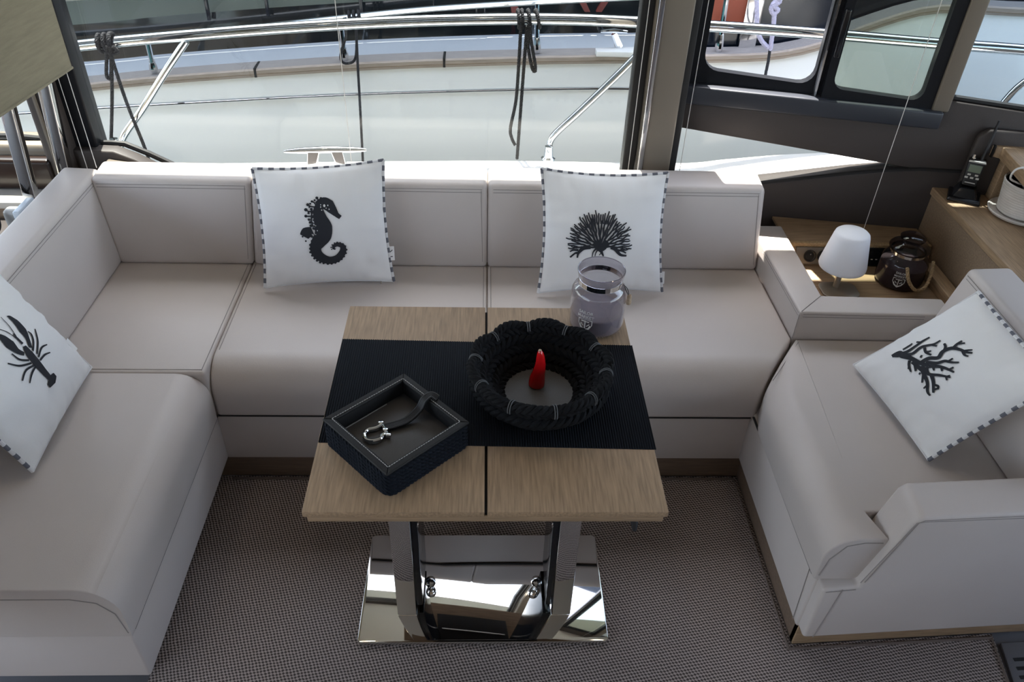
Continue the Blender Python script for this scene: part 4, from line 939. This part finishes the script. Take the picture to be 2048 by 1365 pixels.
rd = empty('handheld_radio', 'black handheld radio with long aerial standing in its charger', 'radio', RD(0, .01, .04))
def RF(a, c_, d=0): return RD(a, -.010+.15*(c_-.04)+.004*0-d, c_)
put('body', hexa([RD(-.020, -.010, .0425), RD(.020, -.010, .0425), RD(.020, .018, .0425), RD(-.020, .018, .0425)], [RD(-.024, .002, .118), RD(.024, .002, .118), RD(.024, .028, .118), RD(-.024, .028, .118)], .005), 'black', rd)
put('aerial', MB().tube([RD(.010, .018, .112), RD(.012, .026, .150), RD(.014, .034, .232)], [.0065, .0050, .0032], 10).mesh(), 'black', rd)
put('volume_knob', MB().tube([RD(-.012, .016, .116), RD(-.012, .018, .130)], .0055, 10).mesh(), 'chrome_soft', rd)
put('top_trim', hexa([RD(-.024, -.001, .112), RD(.024, -.001, .112), RD(.024, .002, .112), RD(-.024, .002, .112)], [RD(-.022, .0, .117), RD(.022, .0, .117), RD(.022, .003, .117), RD(-.022, .003, .117)], .001), 'button', rd)
put('display', solid([RF(a, c_, d) for d in (0, .002) for a, c_ in ((-.017, .084), (.017, .084), (.017, .106), (-.017, .106))], BF, .0008), 'lcd', rd)
for i in range(5):
    a0, c0_ = ((-.010, .077), (.010, .077), (-.015, .068), (0, .068), (.015, .068))[i]
    put('key', solid([RF(a0+a, c0_+b, d) for d in (0, .003) for a, b in ((-.0045, -.0025), (.0045, -.0025), (.0045, .0025), (-.0045, .0025))], BF, .0008), 'button', rd)
for i in range(3): put('speaker_slot', solid([RF(a, .058-i*.005+b, d) for d in (0, .0015) for a, b in ((-.014, -.001), (.014, -.001), (.014, .001), (-.014, .001))], BF, 0), 'button' if i == 1 else 'slot', rd)
# ribbed pot on a saucer
PC = Vector((1.560, 2.025, .6115))
sa_ = put('saucer', MB().lathe([(0, .0), (.074, .0), (.086, .006), (.089, .012), (.086, .014), (.074, .008), (0, .007)], PC, 56).mesh(), 'pot', smooth=50); tag(sa_, 'flat grey saucer under the ribbed pot on the cabinet', 'saucer')
prof = [(0, .0095), (.062, .0095)]
for i in range(12):
    z = .0115+i*.0074; r = .063+.010*i/11
    prof += [(r, z), (r+.0022, z+.0025), (r+.0022, z+.005)]
prof += [(.076, .101), (.074, .104), (.071, .101), (.068, .060), (0, .058)]
po = put('ribbed_pot', MB().lathe(prof, PC, 56).mesh(), 'pot', smooth=25); tag(po, 'cream ribbed pot with dark inside beneath the upper shelf', 'pot')
put('inner_liner', MB().lathe([(.0705, .100), (.0675, .062), (.03, .060), (0, .0595)], PC, 40).mesh(), 'pot_in', po)
wc = put('white_cable', MB().tube(spline([(1.532, 2.010, .686), (1.518, 2.005, .714), (1.492, 1.998, .7255), (1.462, 1.992, .742), (1.462, 1.985, .772), (1.492, 1.975, .781), (1.56, 1.95, .7745), (1.66, 1.92, .7735), (1.80, 1.89, .7735)], 8), .0028, 8).mesh(), 'device_white'); tag(wc, 'thin white cable looping out of the ribbed pot', 'cable')

# ================================================================== BLINDS, CORDS
bl = empty('window_blind', 'beige pleated fabric blind hanging at the upper left', 'blind', (-1.13, 1.9, .94))
m = MB(); vs = []; fs = []; zb = .942
A_, B_ = BZ(145, 138, zb), BZ(0, 235, zb); dv = (B_-A_).normalized(); nv = Vector((dv.y, -dv.x, 0)); n_ = 40
put('fabric', solid([A_+dv*l+nv*t+Vector((0, 0, z)) for z in (0, .95) for l, t in ((0, 0), (.9, 0), (.9, .006), (0, .006))], BF, 0), 'blind', bl)
put('hem', MB().tube([A_+Vector((0, 0, .004)), A_+dv*.9+Vector((0, 0, .004))], .004, 8).mesh(), 'blind', bl)
A2 = A_+dv*.045-nv*(-.006 if nv.x > 0 else .006)
def cord(a, b, label):
    o = put('blind_cord', MB().tube([a, b], .0011, 6).mesh(), 'cord'); tag(o, label, 'cord', 'blind guide cords'); return o
def vcord(px, py, pl, z0, z1, label, fn=BY):
    p = fn(px, py, pl); return cord(Vector((p.x, p.y, z0)), Vector((p.x, p.y, z1)), label)
vcord(160, 230, 2.12, .668, 1.945, 'pale blind cord running down past the beige blind')
vcord(140, 230, 2.19, .55, 1.945, 'thin blind cord beside the aft dark pillar')
vcord(683, 130, 2.245, .565, 1.86, 'fine blind cord crossing the middle of the large window')
vcord(1283, 130, 2.25, .565, 1.86, 'fine blind cord beside the bronze pillar on the large window')
p = BW(1392, 150, .07); cord(Vector((p.x, p.y, .55)), Vector((p.x, p.y, 1.945)), 'blind cord in front of the black sliding window post')
p = BW(1785, 290, .075); cord(Vector((p.x, p.y, .471)), Vector((p.x, p.y, 1.945)), 'long blind cord dropping behind the white lamp')

# ================================================================== LEFT: CHROME POLES AND SMALL DEVICES
def pole(name, pa, pb, label, y, zb_, wd=.034, dp=.03):
    a, b = BY(*pa, y), BY(*pb, y); d = a-b; top = b+d*((1.945-b.z)/d.z); bot = b+d*((zb_-b.z)/d.z)
    vs = []
    for q, s_ in ((bot, 1), (top, 1)): vs += [q+Vector((x*wd*s_/2, yy*dp/2, 0)) for x, yy in ((-1, -1), (1, -1), (1, 1), (-1, 1))]
    o = put('chrome_pole', solid(vs, BF, .003), 'chrome'); tag(o, label, 'pole', 'chrome poles at the left window')
pole('chrome_pole', (22, 240), (62, 390), 'left of two chrome poles by the aft window', 2.095, .499)
pole('chrome_pole', (92, 180), (128, 330), 'right of two chrome poles, beside the dark pillar', 2.17, .549)
dk = empty('router_box', 'white electronic box behind the left sofa back', 'device', (-1.36, 2.06, .50))
put('shell', rbox((-1.365, 2.035, .499), (-1.295, 2.075, .570), .012), 'device_grey', dk)
put('vent', rbox((-1.35, 2.032, .515), (-1.31, 2.0355, .53), 0), 'slot', dk)
cs = put('cable_shelf', rbox((-1.75, 1.40, .455), (-1.215, 2.125, .498), .003), 'wall_dark'); tag(cs, 'dark shelf behind the left sofa back', 'shelf')
pts = [(-1.42, 1.93, .503), (-1.37, 1.96, .506), (-1.38, 2.01, .56), (-1.41, 2.02, .585), (-1.42, 1.99, .53), (-1.385, 1.97, .51), (-1.36, 2.0, .54), (-1.375, 2.02, .575), (-1.40, 1.98, .52), (-1.36, 1.93, .505), (-1.40, 1.88, .503)]
o = put('black_cable', MB().tube(spline(pts, 7), .0042, 6).mesh(), 'black'); tag(o, 'tangled black cable beside the pale box at the left edge', 'cable')
tbm = put('tablet', rbox((-1.226, 1.87, .499), (-1.206, 1.955, .660), .004), 'pale_blue'); tag(tbm, 'pale blue slim tablet standing behind the left sofa back', 'tablet')

# ================================================================== FLOOR GRILLE
fg = empty('floor_grille', 'grey slotted floor vent at the lower right corner', 'vent', (1.3, .95, -.012))
gp = [(1.243, 1.032), (1.215, .90), (1.13, .45), (1.7, .40), (1.7, 1.06)]
put('plate', prism(gp, -.011, -.003, .001), 'grille', fg)
for i in range(8):
    y = .985-i*.022; x0 = 1.252-i*.0045
    put('slot', prism([(x0, y), (1.50, y+.012), (1.50, y+.020), (x0, y+.008)], -.0035, -.0018, 0), 'slot', fg)

for o in list(bpy.data.objects):
    if o.type == 'MESH' and o.parent is None and 'kind' not in o and 'category' not in o: print('UNTAGGED', o.name)
